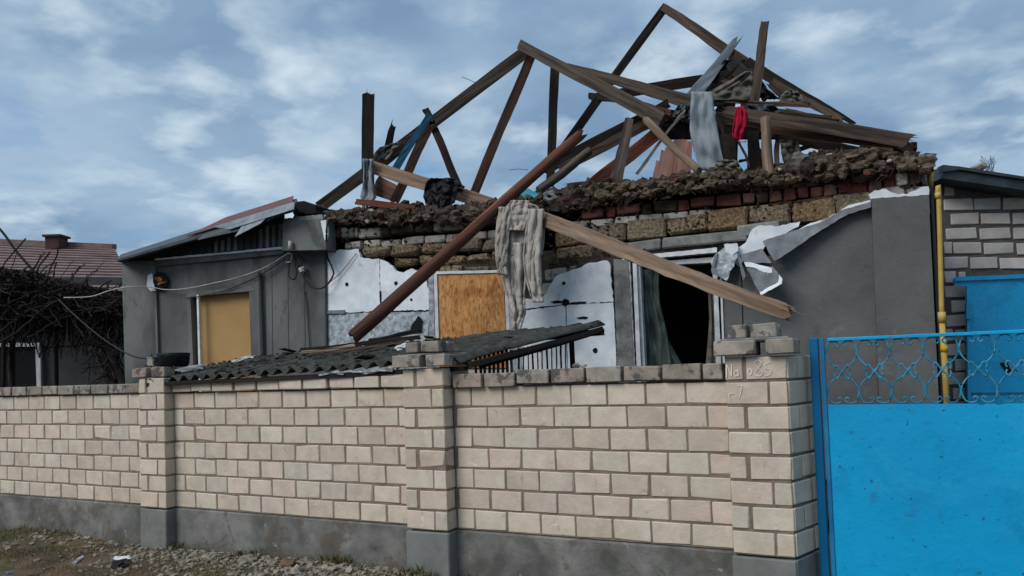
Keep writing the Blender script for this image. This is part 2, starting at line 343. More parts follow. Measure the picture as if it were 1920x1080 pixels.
def beam(name, m, x0, y0, n0, x1, y1, n1, w0, w1=None, t=.06, parent=None, label=None, cat=None, group=None, rnd=False, jag=.03, rough=.004, bow=0, P=Fp, nseg=9):
    p0, p1 = P(x0, y0, n0), P(x1, y1, n1); w1 = w1 or w0
    me = beam_mesh((p1-p0).length, w0/ppm(p0), w1/ppm(p1), t, nseg, rnd, jag, rough, bow)
    o = link(name, me, m, parent, beam_M(p0, p1))
    if label: tag(o, label, cat or 'roof beam', group)
    return o
def sheet(name, m, parent, rows, n, amp=.03, folds=5, nu=22, nv=26, th=.008, noise_amp=.02, P=Fp, seed=0, ragged=0, lean=0):
    """hanging cloth or bent sheet: rows = (y, xl, xr[, n offset]) in place on the plane n"""
    vs, fs = [], []; ys = [r[0] for r in rows]
    L0, R0 = [r[1] for r in rows], [r[2] for r in rows]; NO = [r[3] if len(r) > 3 else 0 for r in rows]
    par = list(range(len(rows)))
    for j in range(nv+1):
        t = j/nv*(len(rows)-1); y = np.interp(t, par, ys); xl = np.interp(t, par, L0); xr = np.interp(t, par, R0); no_ = np.interp(t, par, NO)
        for i in range(nu+1):
            u = i/nu; x = xl+(xr-xl)*u
            yy = y + (ragged*noise.noise(Vector((u*6, seed, 3)))*j/nv)
            ph = u*folds*2*math.pi + 1.6*noise.noise(Vector((u*3, j/nv*2, seed)))
            amf = .45+.55*noise.noise(Vector((u*folds*.7, j/nv*1.5, seed+20)))
            dn = amp*(.5*math.sin(ph)*amf + 1.3*noise.noise(Vector((u*folds*1.5+.6*noise.noise(Vector((u*2, j/nv*3, seed+9))), j/nv*1.1, seed+3)))) + .10*amp*noise.noise(Vector((u*13+3*noise.noise(Vector((u*2, j/nv*2, seed))), j/nv*9, seed+40))) + noise_amp*noise.fractal(Vector((u*4, j/nv*5, seed+5)), 1, 2, 4)
            vs.append(P(x, yy, n+no_+dn+lean*u))
    for j in range(nv):
        for i in range(nu):
            a = j*(nu+1)+i; fs.append((a, a+1, a+nu+2, a+nu+1))
    o0 = vs[0].copy(); me = mesh(name, [v-o0 for v in vs], fs, True)
    o = link(name, me, m, parent, Matrix.Translation(o0))
    s = o.modifiers.new('thick', 'SOLIDIFY'); s.thickness = th; s.offset = -1
    return o
def lumps(name, m, pts, sizes, parent=None, label=None, cat=None, seed=1, flat=.7, subdiv=1):
    """many uneven stones/clods joined into one mesh"""
    bm0 = bmesh.new(); bmesh.ops.create_icosphere(bm0, subdivisions=subdiv, radius=1)
    bv = np.array([v.co[:] for v in bm0.verts]); bf = np.array([[v.index for v in f.verts] for f in bm0.faces]); bm0.free()
    rg = np.random.default_rng(seed); V = []; Fc = []; k = 0
    for p, s in zip(pts, sizes):
        v = bv*(1+rg.uniform(-.38, .38, (len(bv), 1))); v = v*np.array([rg.uniform(.7, 1.4), rg.uniform(.6, 1.2), rg.uniform(.45, 1)*flat+.1])*s
        a = rg.uniform(0, 6.28); ca, sa = math.cos(a), math.sin(a); b = rg.uniform(-.7, .7); cb, sb = math.cos(b), math.sin(b)
        v = v @ np.array([[ca, sa, 0], [-sa, ca, 0], [0, 0, 1]]) @ np.array([[1, 0, 0], [0, cb, sb], [0, -sb, cb]])
        V.append(v+np.array(p)); Fc.append(bf+k); k += len(bv)
    V = np.concatenate(V); Fc = np.concatenate(Fc)
    o = link(name, mesh(name, V.tolist(), Fc.tolist()), m, parent, Matrix.Translation((0, 0, 0)) if parent is None else None)
    return o

# ------------------------------------------------------------------ SETTING: ground
def gz(x, y):
    base = .045*noise.noise(Vector((x*.8, y*.8, 0))) + .02*noise.noise(Vector((x*4, y*4, 3))) + .012*noise.noise(Vector((x*14, y*14, 3)))
    rise = .07*math.exp(-((y+.15)/.4)**2) if y < .3 else 0
    return base + rise*(.4+.6*noise.noise(Vector((x*1.3, 2, 2)))) - .03
xs = list(np.arange(-4, 9.6, .05)); ysr = list(np.arange(-4.6, .0, .05))
vs = [(x, y, gz(x, y)) for y in ysr for x in xs]; nx = len(xs)
fs = [(j*nx+i, j*nx+i+1, (j+1)*nx+i+1, (j+1)*nx+i) for j in range(len(ysr)-1) for i in range(nx-1)]
k = len(vs)
big = [(-900, -900), (900, -900), (900, 900), (-900, 900)]
vs += [(x, y, -.16) for x, y in big]; fs.append((k, k+1, k+2, k+3))
tag(link('ground', mesh('ground', vs, fs, True), 'ground'), None, None, None, 'structure')

# ------------------------------------------------------------------ FENCE: brick wall with three pillars
CH = .148
wall = thing('brick_wall', 'long cream brick garden wall with three pillars on a grey plinth', 'wall', Vector((4.9, 0, 0)))
plinth_top = Z0-7*CH-.004
NB = [0]
def wallbrick(parent, x0, x1, z, hgt, yf, dep, m='brick', rx=0, rz=0, c=.005, j=.002):
    w = x1-x0
    if w < .03: return
    w = round(w/.01)*.01
    if m == 'brick' and R() < .08: c, j = .010, .0035
    me = brick_mesh(w-.011 if w > .04 else w, dep, hgt, m, c, j)
    M = Matrix.Translation(((x0+x1)/2, yf+dep/2+U(-.002, .002), z)) @ Matrix.Rotation(rz+U(-.006, .006), 4, 'Z') @ Matrix.Rotation(rx, 4, 'X') @ Matrix.Rotation(U(-.006, .006), 4, 'Y')
    link('brick', me, None, parent, M); NB[0] += 1
def panel(xa, xb, joint, xmin):
    core = box('wall_panel', 'mortar', wall, Vector(((xa+xb)/2, .132, (Z0+plinth_top)/2)), (xb-xa+.02, .25, Z0-plinth_top-.004), ch=.003)
    for r in range(7):
        off = joint + (0.13 if r % 2 else 0)
        zc = Z0-(r+.5)*CH
        i0 = math.floor((xa-off)/.26)-1; x = off+i0*.26
        while x < xb:
            a, b = max(x, xa), min(x+.26, xb)
            if b-a > .03 and b > xmin: wallbrick(core, a+U(0, .003), b-U(0, .003), zc, CH-.013+U(-.002, .001), 0, .10)
            x += .26
    return core
box('plinth', 'plinth', wall, Vector((1.0, .14, plinth_top/2-.1)), (13.4, .30, plinth_top+.2), ch=.01, j=.004)
pA = panel(-3.2, 2.11, 0, -.6); pB = panel(2.44, 5.05, 2.706, 0); pC = panel(5.41, 7.39, 5.56, 0)
def cap(core, xa, xb, z0, hgt, skip=(), lens=None, first=None, m='cap'):
    x = xa; i = 0
    while x < xb-.06:
        w = .12 if (lens == 'h') else .252
        if i not in skip:
            lo_ = i in (first or ())
            wallbrick(core, x, min(x+w, xb), z0+hgt/2-(.02 if lo_ else 0), hgt-U(0, .008), -.035+(U(-.012, .01)), .16, m, rx=U(-.02, .02)+(U(-.06, .1) if lo_ else 0), rz=U(-.02, .02), c=.005, j=.003)
        x += w+.006; i += 1
    # mortar bed of the cap
cap(pA, -.75, 2.10, Z0+.008, .090)
cap(pB, 2.46, 5.03, Z0+.008, .092, m='brick')
cap(pC, 5.43, 7.37, Z0+.010, .102, first=(0, 1))
for pn, a, b in ((pA, -3.2, 2.1), (pB, 2.45, 5.04), (pC, 5.93, 7.39)):
    box('cap_mortar', 'mortar', pn, Vector(((a+b)/2, .11, Z0+.045)), (b-a, .20, .075), ch=.006, j=.004)
lumps('loose_chip', 'cap', [(6.38, .02, Z0+.125), (6.42, .05, Z0+.12)], [.035, .02], pC)
def pillar(xl, xr, yf, phase, capok=True, topblocks=(0, 1), splay=0):
    w = xr-xl; dep = .38; cx = (xl+xr)/2
    core = box('pillar', 'mortar', wall, Vector((cx, yf+dep/2, (Z0+CH+plinth_top)/2)), (w-.014, dep-.014, Z0+CH-plinth_top-.01), ch=.003)
    box('pillar_base', 'pplinth', core, Vector((cx, yf+dep/2-.003, plinth_top/2-.1-.006)), (w+.004, dep+.006, plinth_top+.2), ch=.008, j=.003)
    for r in range(-1, 7):
        zc = Z0-(r+.5)*CH; full_right = (r+phase) % 2 == 0; hh = CH-.017
        hd = w*.285; jt = .018
        if full_right:
            wallbrick(core, xl, xl+hd+.006, zc, hh, yf, .24, c=.004); wallbrick(core, xl+hd+jt, xr+.004, zc, hh, yf, .12, c=.004)
            sd_ = (yf+.135, yf+dep)
        else:
            wallbrick(core, xl, xr-hd-jt+.01, zc, hh, yf, .12, c=.004); wallbrick(core, xr-hd-.008, xr+.004, zc, hh, yf, .245, c=.004)
            sd_ = (yf+.26, yf+dep)
        if splay:
            rot = Matrix.Rotation(-splay, 4, 'Z'); ox = Vector((xr+.004, yf+.012, zc))
            for (d0, d1) in (((.0, .115), (.13, .37)) if full_right else ((.0, .235), (.25, .37))):
                me = brick_mesh(.11, round(d1-d0, 2), hh, 'brick', .004)
                link('brick', me, None, core, Matrix.Translation(ox) @ rot @ Matrix.Translation((-.055, (d0+d1)/2, 0))); NB[0] += 1
            if r == -1:
                cm = chbox(.10, .36, Z0+CH-plinth_top-.01, .003); link('splay_core', cm, 'mortar', core, Matrix.Translation((xr-.004, yf+.012, (Z0+CH+plinth_top)/2)) @ rot @ Matrix.Translation((-.055, .18, 0)))
                cm = chbox(.11, .37, plinth_top+.2, .003); link('splay_base', cm, 'pplinth', core, Matrix.Translation((xr+.006, yf+.004, plinth_top/2-.106)) @ rot @ Matrix.Translation((-.055, .185, 0)))
        else:
            me = brick_mesh(.12, round(sd_[1]-sd_[0]-.005, 2), hh, 'brick', .004)
            link('brick', me, None, core, Matrix.Translation((xr+.004-.066, (sd_[0]+sd_[1])/2, zc))); NB[0] += 1
    # overhanging cap course
    zc = Z0+CH+.050; o_ = .055
    xs_ = [xl-o_, xl-o_+.25, xl-o_+.285, xr+o_]
    if capok:
        wallbrick(core, xs_[0], xs_[1], zc, .088, yf-o_, .25, 'cap', c=.006, j=.003)
        wallbrick(core, xs_[1]+.012, xs_[2], zc, .086, yf-o_, .25, 'cap', c=.004)
        wallbrick(core, xs_[2]+.012, xs_[3], zc, .088, yf-o_, .13, 'cap', c=.006, j=.003)
        me = brick_mesh(.12, .25, .086, 'cap', .006)
        link('brick', me, None, core, Matrix.Translation((xr+o_-.064, yf-o_+.265, zc)))
        box('cap_mortar', 'concrete', core, Vector((cx, yf+.17, Z0+CH+.096)), (w+.05, .38, .020), ch=.008, j=.004)
        if 0 in topblocks: wallbrick(core, xl+.015, xl+.14, zc+.102, .08, yf+.02, .24, 'cap', c=.006, j=.004)
        if 1 in topblocks:
            wallbrick(core, xl+.155, xr-.045, zc+.102, .08, yf+.02, .12, 'cap', c=.006, j=.004)
            wallbrick(core, xl+.165, xr-.045, zc+.099, .08, yf+.15, .12, 'cap', c=.012, j=.006)
    else:
        wallbrick(core, xs_[0]-.01, xs_[0]+.20, zc-.002, .088, yf-o_+.03, .25, 'cap', c=.006, j=.003)
        wallbrick(core, xs_[0]+.215, xr, zc-.002, .088, yf-o_+.06, .12, 'cap', c=.006, j=.003)
        wallbrick(core, xl+.03, xl+.13, zc+.1, .085, yf+.06, .2, 'cap', c=.006, j=.003)
    return core
P1 = pillar(2.10, 2.447, -.10, 1, capok=False); P2 = pillar(5.045, 5.405, -.12, 1); P3 = pillar(7.385, 7.742, -.10, 1, splay=.36)
# chalk writing on the right-hand pillar
def chalk(strokes, x0, z0, hgt, y=-.105, name='chalk_mark'):
    pts_all = []
    vs, fs = [], []
    for s in strokes:
        P = [Vector((x0+a*hgt, y+U(-.0006, .0003), z0+b*hgt)) for a, b in s]; P = smoothpts(P, 5) if len(P) > 2 else P
        for a, b in zip(P[:-1], P[1:]):
            d = (b-a); 
            if d.length < 1e-6: continue
            q = Vector((-d.z, 0, d.x)).normalized()*.0026*U(.6, 1.4); k = len(vs)
            vs += [a+q, a-q, b-q, b+q]; fs.append((k, k+1, k+2, k+3))
    o0 = vs[0].copy(); return link(name, mesh(name, [v-o0 for v in vs], fs), 'chalk', P3, Matrix.Translation(o0))
zr = Z0+.035
chalk([[(0, 0), (.05, .95)], [(.05, .95), (.35, .1)], [(.35, .1), (.4, .9)]], 7.395, zr-.01, .085)
chalk([[(.3, .1), (.05, .1), (0, .4), (.2, .6), (.35, .35), (.3, .05)], [(.36, .0), (.34, .75)]], 7.442, zr-.008, .065)
chalk([[(.2, 0), (0, .25), (.15, .55), (.35, .35), (.22, 0)]], 7.52, zr, .07)
chalk([[(.25, .5), (.02, .8), (.25, 1), (.42, .8), (.22, .5), (.0, .2), (.25, 0), (.48, .22), (.25, .5)]], 7.56, zr-.008, .095)
chalk([[(.4, .9), (.1, .8), (.1, .5), (.4, .4), (.35, .05), (.0, .0)]], 7.615, zr-.004, .085)
chalk([[(0, .9), (.4, .95)], [(.4, .95), (.15, 0)]], 7.455, Z0-.095, .075)
chalk([[(.5, .6), (0, .55), (.05, .0)]], 7.405, Z0-.11, .06)

# ------------------------------------------------------------------ BLUE METAL GATE (street)
GY = .10
post = tag(box('gate_post', 'gatepost', None, Vector((7.880, GY+.02, .81)), (.052, .06, 1.63+.0), ch=.006), 'dark blue square steel gate post between the right brick pillar and the gate', 'gate post')
gate = thing('metal_gate', 'bright blue sheet metal street gate with a scrollwork band on top', 'gate', Vector((8.9, GY, 0)))
gt = Z0+.238; gm = Z0-.157; GX0, GX1 = 7.915, 10.3
box('frame_bar', 'gateframe', gate, Vector((7.927, GY, (gt+.12)/2)), (.024, .035, gt-.12), ch=.004)
box('frame_bar', 'gate', gate, Vector(((GX0+GX1)/2+.02, GY, gt-.009)), (GX1-GX0-.04, .034, .020), ch=.003)
box('frame_bar', 'gateframe', gate, Vector((GX1, GY, (gt+.12)/2)), (.03, .035, gt-.12), ch=.004)
# the sheet: with a dent line and two rusted holes at its top edge
sh = ngon_prism('sheet_panel', 'gate', gate, [Vector((7.940, GY-.008, .14)), Vector((10.285, GY-.008, .14)), Vector((10.285, GY-.008, gm))] +
     [Vector((x, GY-.008, gm+dz)) for x, dz in [(8.83, 0), (8.815, -.004), (8.80, -.011), (8.785, -.004), (8.775, .0), (8.74, .0), (8.73, -.006), (8.715, -.010), (8.70, 0)]] + [Vector((7.940, GY-.008, gm))], Vector((0, .006, 0)))
box('frame_bar', 'gateframe', gate, Vector(((GX0+GX1)/2, GY+.016, gm-.02)), (GX1-GX0-.06, .02, .025), ch=.003)
def bar(pts, w=.009, t=.005):
    """flat scroll bar as a thin ribbon with thickness"""
    return tube_mesh(pts, w/2, 5)
def spiral(cx, cz, r, a0, turns, sgn, n=12):
    return [Vector((cx+r*(1-.72*i/n)*math.cos(a0+sgn*turns*2*math.pi*i/n), GY, cz+r*(1-.72*i/n)*math.sin(a0+sgn*turns*2*math.pi*i/n))) for i in range(n+1)]
b0, b1 = gm+.004, gt-.018; hh = b1-b0; bm_ = (b0+b1)/2; UW = .171
def add(vs, fs, pts, r):
    v, f = tube_mesh(pts, r, 5); k = len(vs); vs += v; fs += [tuple(q+k for q in g) for g in f]
ux = 7.942; first = True; UNIT = []
for ui in range(14):
    xc = ux+UW/2; w = UW/2
    for sgn in (1, -1):
        vs, fs = [], []
        for side in (1, -1):
            ctl = [(.0, .03), (.22, .13), (.62, .26), (.93, .48), (.97, .70), (.78, .93), (.40, .985), (.10, .90), (.22, .80), (.36, .86)]
            P = [Vector((xc+side*a*w, GY, bm_+sgn*b*hh/2)) for a, b in ctl]
            add(vs, fs, smoothpts(P, 5), .0046)
        o0 = Vector((xc, GY, bm_)); link('scroll', mesh('scroll', [v-o0 for v in vs], fs, True), 'scroll', gate, Matrix.Translation(o0))
    vs, fs = [], []
    for side in (1, -1):
        for sg in (1, -1):
            P = [Vector((xc+side*a*w, GY-.004, bm_+sg*b*hh/2)) for a, b in [(-.1, -.04), (.12, .06), (.33, .22), (.50, .14), (.44, .03)]]
            add(vs, fs, smoothpts(P, 4), .0046)
    o0 = Vector((xc, GY, bm_)); link('scroll', mesh('scroll', [v-o0 for v in vs], fs, True), 'scroll', gate, Matrix.Translation(o0))
    ux += UW

# ------------------------------------------------------------------ DAMAGED HOUSE
house = thing('damaged_house', 'shelled single storey house with torn grey render and no roof', 'house', H(-2.5, 0, 0), rz=HANG)
def s_of(px, py): return SZ(px, py)[0]
sL = s_of(228, 500); sC = s_of(610, 500); sR = s_of(1760, 480); dL, dR = s_of(1197, 560), s_of(1342, 560)
dTop = SZ(1270, 476)[1]
HW = .32
# masonry core around the openings (front face at n=.055)
topz = 2.72
ow0, ow1 = s_of(822, 560), s_of(948, 560)
def coreslab(s0, s1, z0, z1): return fbox('wall_core', 'core', house, s0, s1, z0, z1, .055, .055+HW, ch=.01)
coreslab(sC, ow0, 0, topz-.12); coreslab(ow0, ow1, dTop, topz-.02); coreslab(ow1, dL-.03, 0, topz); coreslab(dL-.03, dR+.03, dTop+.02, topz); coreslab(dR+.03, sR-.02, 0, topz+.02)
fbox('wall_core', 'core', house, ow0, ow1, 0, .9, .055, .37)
# interior: side, back walls, attic floor so that the doorway is dark and the place closed
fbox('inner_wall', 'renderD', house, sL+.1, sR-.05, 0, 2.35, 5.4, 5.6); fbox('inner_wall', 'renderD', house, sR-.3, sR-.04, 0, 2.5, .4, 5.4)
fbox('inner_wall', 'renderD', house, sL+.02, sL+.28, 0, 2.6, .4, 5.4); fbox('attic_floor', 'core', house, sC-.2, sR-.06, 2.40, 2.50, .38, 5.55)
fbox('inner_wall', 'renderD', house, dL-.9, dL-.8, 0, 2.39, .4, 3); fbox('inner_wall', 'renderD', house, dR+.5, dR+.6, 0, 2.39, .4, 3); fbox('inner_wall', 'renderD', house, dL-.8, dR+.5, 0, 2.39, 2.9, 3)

def course(px0, px1, hgt, length, m, name='brick', proud=.03, jit=.006, skip=0, dep=.16, c=.012, gap=.012, lens=None, rough=0):
    (s0, z0), (s1, z1) = SZ(*px0), SZ(*px1); Lg = math.hypot(s1-s0, z1-z0); ang = math.atan2(z1-z0, s1-s0); x = 0
    rot = Matrix.Rotation(HANG, 4, 'Z') @ Matrix.Rotation(-ang, 4, 'Y')
    while x < Lg-.02:
        w = (random.choice(lens) if lens else length)*U(.96, 1.04); w = min(w, Lg-x)
        if R() >= skip and w > .03:
            t = (x+w/2)/Lg; mm = m if isinstance(m, str) else random.choice(m)
            me = brick_mesh(round(w, 2)-gap, dep, round(hgt*U(.9, 1), 2)-gap*.6, mm, c, jit, 4)
            link(name, me, None, house, Matrix.Translation(H(s0+(s1-s0)*t, .055-proud*U(.2, 1)+dep/2, z0+(z1-z0)*t+U(-.006, .006))) @ rot @ Matrix.Rotation(U(-.02, .02), 4, 'X') @ Matrix.Rotation(U(-.03, .03), 4, 'Z'))
        x += w
# exposed masonry right of the sweater
course((1035, 446), (1645, 380), .215, .39, 'shell', 'stone_block', .05, .012, c=.022)
course((1040, 476), (1200, 462), .15, .39, 'shell', 'stone_block', .02, .012, skip=.2, c=.02)
course((1060, 421), (1340, 396), .085, .25, 'white_brick', proud=.04)
course((1340, 397), (1620, 366), .075, .36, ['concrete', 'rubble'], 'mortar_bed', .03, .012)
course((1088, 401), (1720, 340), .12, .25, ['red', 'red', 'red', 'rubble'], proud=.05, lens=[.12, .12, .25], jit=.008, gap=.02, c=.008)
course((1330, 356), (1740, 318), .10, .25, ['red', 'rubble', 'red'], proud=.02, lens=[.12, .25], jit=.012, skip=.15)
course((1160, 466), (1240, 456), .11, .5, 'concrete', 'lintel', .05, .01)
course((1240, 455), (1400, 438), .11, .9, 'concrete', 'lintel', .07, .012)
course((1383, 434), (1462, 420), .10, .5, 'concrete', 'lintel', .09, .014)
course((1680, 336), (1742, 330), .125, .12, ['white_brick', 'red', 'white_brick'], proud=.06, lens=[.10])
course((1640, 362), (1745, 352), .09, .25, 'white_brick', proud=.03)
# left of the sweater
course((625, 437), (668, 433), .125, .12, ['white_brick', 'red', 'white_brick'], proud=.05, lens=[.085])
course((668, 436), (940, 412), .12, .25, ['white_brick', 'rubble'], proud=.02, lens=[.25, .12, .3])
course((640, 459), (760, 452), .09, .25, ['concrete', 'white_brick'], proud=.01)
course((755, 452), (935, 438), .10, .25, 'white_brick', proud=.03)
course((676, 472), (940, 456), .15, .38, 'shell', 'stone_block', .05, .02, c=.03)
course((735, 492), (940, 480), .12, .30, 'shell', 'stone_block', .03, .02, c=.03)
course((775, 509), (945, 500), .07, .3, ['rubble', 'shell'], 'stone_block', .04, .02)
course((618, 412), (700, 410), .10, .25, ['white_brick', 'rubble'], proud=.01, skip=.2)
course((1018, 514), (1080, 507), .13, .25, 'white_brick', proud=.03)
course((1014, 542), (1046, 540), .13, .25, 'white_brick', proud=.03)
# rough mortar/rubble smear on the exposed band, as real lumps
pts, sz = [], []
for i in range(900):
    px = U(615, 1640); 
    ytop = np.interp(px, [615, 700, 930, 1100, 1330, 1640], [400, 410, 400, 385, 355, 322]); ybot = np.interp(px, [615, 675, 770, 930, 1050, 1150, 1400, 1640], [468, 470, 512, 510, 505, 480, 432, 372])
    py = U(ytop, ybot); pts.append(Fp(px, py, U(.02, .06))[:]); sz.append(U(.006, .022))
lumps('rubble_crust', 'rubble', pts, sz, None, seed=3)
tag(bpy.data.objects['rubble_crust'], 'brown clay and broken mortar crust clinging to the bare masonry band', 'rubble', None, 'stuff')

# --- white insulation boards
def hole(px, py, r=.028, n=-.004):
    c = Fp(px, py, n); v, f = [], []
    k = 10
    ring = [Vector((math.cos(6.283*i/k)*r*U(.85, 1.1), .01, math.sin(6.283*i/k)*r*U(.85, 1.1))) for i in range(k)]
    v = ring + [Vector((q.x*.85, -.002, q.z*.85)) for q in ring]
    f = [tuple(range(k, 2*k))] + [(i, (i+1) % k, k+(i+1) % k, k+i) for i in range(k)]
    link('anchor_hole', mesh('anchor_hole', v, f), 'black', house, Matrix.Translation(c) @ Matrix.Rotation(HANG, 4, 'Z'))
fpanel('insulation_panel', 'foam', house, [(611, 588), (611, 470), (672, 467), (676, 482), (684, 484), (700, 486), (711, 485), (712, 583)], 0, .05, .006)
fpanel('insulation_panel', 'foam', house, [(713.5, 583), (712.5, 486), (722, 490), (735, 498), (742, 508), (757, 511), (772, 503), (790, 512), (796, 516), (800, 530), (804, 548), (805, 581)], 0, .05, .007)
fpanel('insulation_panel', 'foamdirty', house, [(609, 720), (609, 590), (700, 586), (806, 584), (803, 615), (808, 720)], .006, .052, .006)
fpanel('foam_scrap', 'black', house, [(768, 622), (772, 608), (779, 600), (784, 592), (791, 600), (790, 622)], -.012, .0, .004)
fpanel('anchor_strip', 'flap', house, [(613, 588), (613, 582), (646, 581), (646, 588)], -.012, .0, .001)
fpanel('insulation_panel', 'foam', house, [(975, 580), (983, 560), (1018, 560), (1028, 540), (1036, 528), (1042, 518), (1055, 513), (1068, 508), (1085, 503), (1100, 494), (1120, 492), (1138, 488), (1143, 493), (1150, 566), (1060, 570)], 0, .05, .007)
fpanel('insulation_panel', 'foam', house, [(979, 700), (977, 583), (1060, 572), (1063, 700)], .002, .05, .003)
fpanel('insulation_panel', 'foam', house, [(1065, 700), (1062, 571.5), (1150, 567.5), (1158, 700)], 0, .05, .003)
for p in ((650, 533, .026), (742, 531, .026), (771, 562, .018), (1060, 567, .045), (1057, 531, .022), (1116, 657, .03), (1011, 657, .02)): hole(*p[:2], p[2])
for a in ([(1031, 566), (1045, 563), (1055, 565), (1054, 568), (1038, 569)], [(1064, 568), (1080, 566), (1099, 565), (1098, 569), (1075, 571)], [(1080, 596), (1095, 593), (1103, 595), (1100, 598), (1085, 598)], [(712, 548), (714.5, 545), (715, 570), (712.5, 572)], [(1151, 520), (1153, 500), (1155.5, 560), (1158, 640), (1156, 690), (1153, 600)]):
    fpanel('crack', 'black', house, a, -.006, .004, .003, .01)
# --- boarded window (OSB)
win = fpanel('window', 'white', house, [(815, 700), (813, 514), (820, 509), (944, 506), (950, 514), (952, 700)], .03, .09, .002)
fpanel('board', 'osb', win, [(826, 690), (821, 517), (944, 513), (950, 690)], .012, .028, .002)
fpanel('frame_bar', 'white', win, [(818, 700), (813, 514), (819, 514), (825, 700)], -.004, .029, .001)
fpanel('frame_bar', 'white', win, [(818, 514), (817, 509), (944, 506), (944, 511)], -.003, .029, .001)
fpanel('frame_bar', 'white', win, [(952, 700), (946, 530), (952, 530), (958, 700)], -.004, .029, .001)
fpanel('window_surround', 'foamdirty', house, [(806, 700), (803, 520), (812, 512), (817, 700)], -.01, .05, .003)
fpanel('window_surround', 'foamdirty', house, [(956, 700), (951, 530), (973, 530), (979, 700)], -.003, .05, .005)
# --- doorway
fpanel('door_surround', 'concrete', house, [(1159, 720), (1150, 485), (1178, 488), (1190, 720)], -.01, .055, .003)
fpanel('door_surround', 'white', house, [(1176, 720), (1166, 484), (1180, 478), (1192, 720)], .0, .056, .004)
fr = fpanel('door_frame', 'white', house, [(1195, 720), (1186, 490), (1193, 488), (1203, 720)], -.02, .12, .001)
fpanel('frame_bar', 'white', fr, [(1205, 720), (1195, 500), (1200, 498), (1211, 720)], .02, .14, .001)
fpanel('frame_bar', 'white', fr, [(1206, 486), (1206, 478), (1344, 464), (1344, 473)], -.03, .10, .002)
fpanel('frame_bar', 'white', fr, [(1222, 498), (1222, 491), (1338, 482), (1338, 492)], .02, .13, .001)
fpanel('frame_bar', 'white', fr, [(1343, 700), (1336, 500), (1344, 499), (1353, 700)], .0, .12, .001)
fpanel('frame_bar', 'white', fr, [(1356, 700), (1349, 500), (1352.5, 500), (1360, 700)], -.02, .04, .001)
sheet('curtain', 'film', fr, [(505, 1204, 1235), (560, 1206, 1236), (620, 1207, 1250), (700, 1210, 1262)], .16, .02, 4, 18, 20, .001, .05, seed=3)
sheet('curtain', 'film', fr, [(560, 1213, 1222), (620, 1216, 1244), (700, 1222, 1288)], .30, .03, 3, 18, 20, .001, .06, seed=8)
sheet('curtain', 'cloth2', fr, [(520, 1326, 1337), (600, 1330, 1342), (700, 1322, 1348)], .35, .02, 2, 8, 14, .001, .02, seed=5)
# --- grey render on the right, torn along its top; corner pier
fpanel('render_skin', 'render', house, [(1368, 900), (1353, 508), (1362, 504), (1400, 498), (1432, 486), (1460, 468), (1500, 448), (1545, 424), (1590, 398), (1634, 384), (1652, 900)], -.004, .05, .004)
fpanel('expansion_joint', 'black', house, [(1399, 900), (1389, 500), (1391, 500), (1402, 900)], -.006, .01)
fpanel('corner_pier', 'render', house, [(1655, 900), (1634, 374), (1636, 372), (1741, 366), (1768, 900)], -.07, .06, .0)
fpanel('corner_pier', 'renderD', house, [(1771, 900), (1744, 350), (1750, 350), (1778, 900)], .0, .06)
fpanel('insulation_panel', 'foam', house, [(1366, 482), (1380, 466), (1398, 455), (1410, 430), (1425, 422), (1460, 424), (1500, 415), (1497, 424), (1470, 440), (1440, 456), (1430, 468), (1400, 482), (1385, 500)], -.03, .04, .006)
fpanel('insulation_panel', 'foam', house, [(1497, 430), (1520, 418), (1545, 412), (1575, 396), (1592, 384), (1632, 375), (1633, 384), (1590, 397), (1540, 426), (1500, 445)], -.03, .04, .006)
fpanel('insulation_panel', 'foam', house, [(1634, 373), (1628, 365), (1640, 357), (1662, 354), (1676, 362), (1700, 364), (1728, 350), (1741, 349), (1742, 365)], -.06, .04, .007)
def flap(name, m, pts, ns, th=.035, jag=.004):
    P = [Fp(x, y, n) for (x, y), n in zip(pts, ns)]
    return ngon_prism(name, m, house, P, HN*th, jag, .03)
flap('torn_strip', 'flap', [(1430, 452), (1455, 443), (1537, 417), (1584, 392), (1632, 378), (1633, 388), (1591, 401), (1540, 431), (1496, 461), (1452, 490)], [-.12, -.10, -.06, -.05, -.05, -.09, -.09, -.11, -.14, -.18])
flap('torn_strip', 'flap', [(1388, 477), (1429, 466), (1447, 493), (1396, 493)], [-.07, -.09, -.15, -.13], .04)
flap('torn_strip', 'flap', [(1397, 497), (1449, 500), (1463, 518), (1464, 528), (1425, 551)], [-.14, -.16, -.22, -.23, -.26], .035)
flap('torn_strip', 'foam', [(1395, 492), (1404, 491), (1430, 498), (1447, 503), (1448, 511), (1436, 512), (1418, 503), (1399, 500)], [-.15, -.15, -.16, -.18, -.19, -.18, -.17, -.16], .02, .005)
flap('torn_strip', 'foam', [(1461, 515), (1467, 523), (1466, 532), (1427, 553), (1424, 548), (1459, 529)], [-.22, -.24, -.25, -.28, -.26, -.24], .03, .004)
flap('torn_strip', 'foamdirty', [(1358, 463), (1383, 461), (1381, 487), (1362, 526), (1345, 516), (1334, 512), (1333, 492), (1342, 476)], [-.08, -.08, -.10, -.16, -.16, -.15, -.12, -.1], .05, .008)
flap('torn_strip', 'foam', [(1357, 458), (1382, 456), (1384, 470), (1372, 480), (1360, 472)], [-.10]*5, .04, .006)
flap('torn_strip', 'flap', [(1383, 482), (1388, 482), (1398, 518), (1393, 526)], [-.1, -.1, -.14, -.14], .02, .003)
flap('torn_strip', 'flap', [(1338, 482), (1346, 474), (1340, 500), (1348, 520), (1333, 508)], [-.1, -.12, -.16, -.2, -.16], .02, .003)

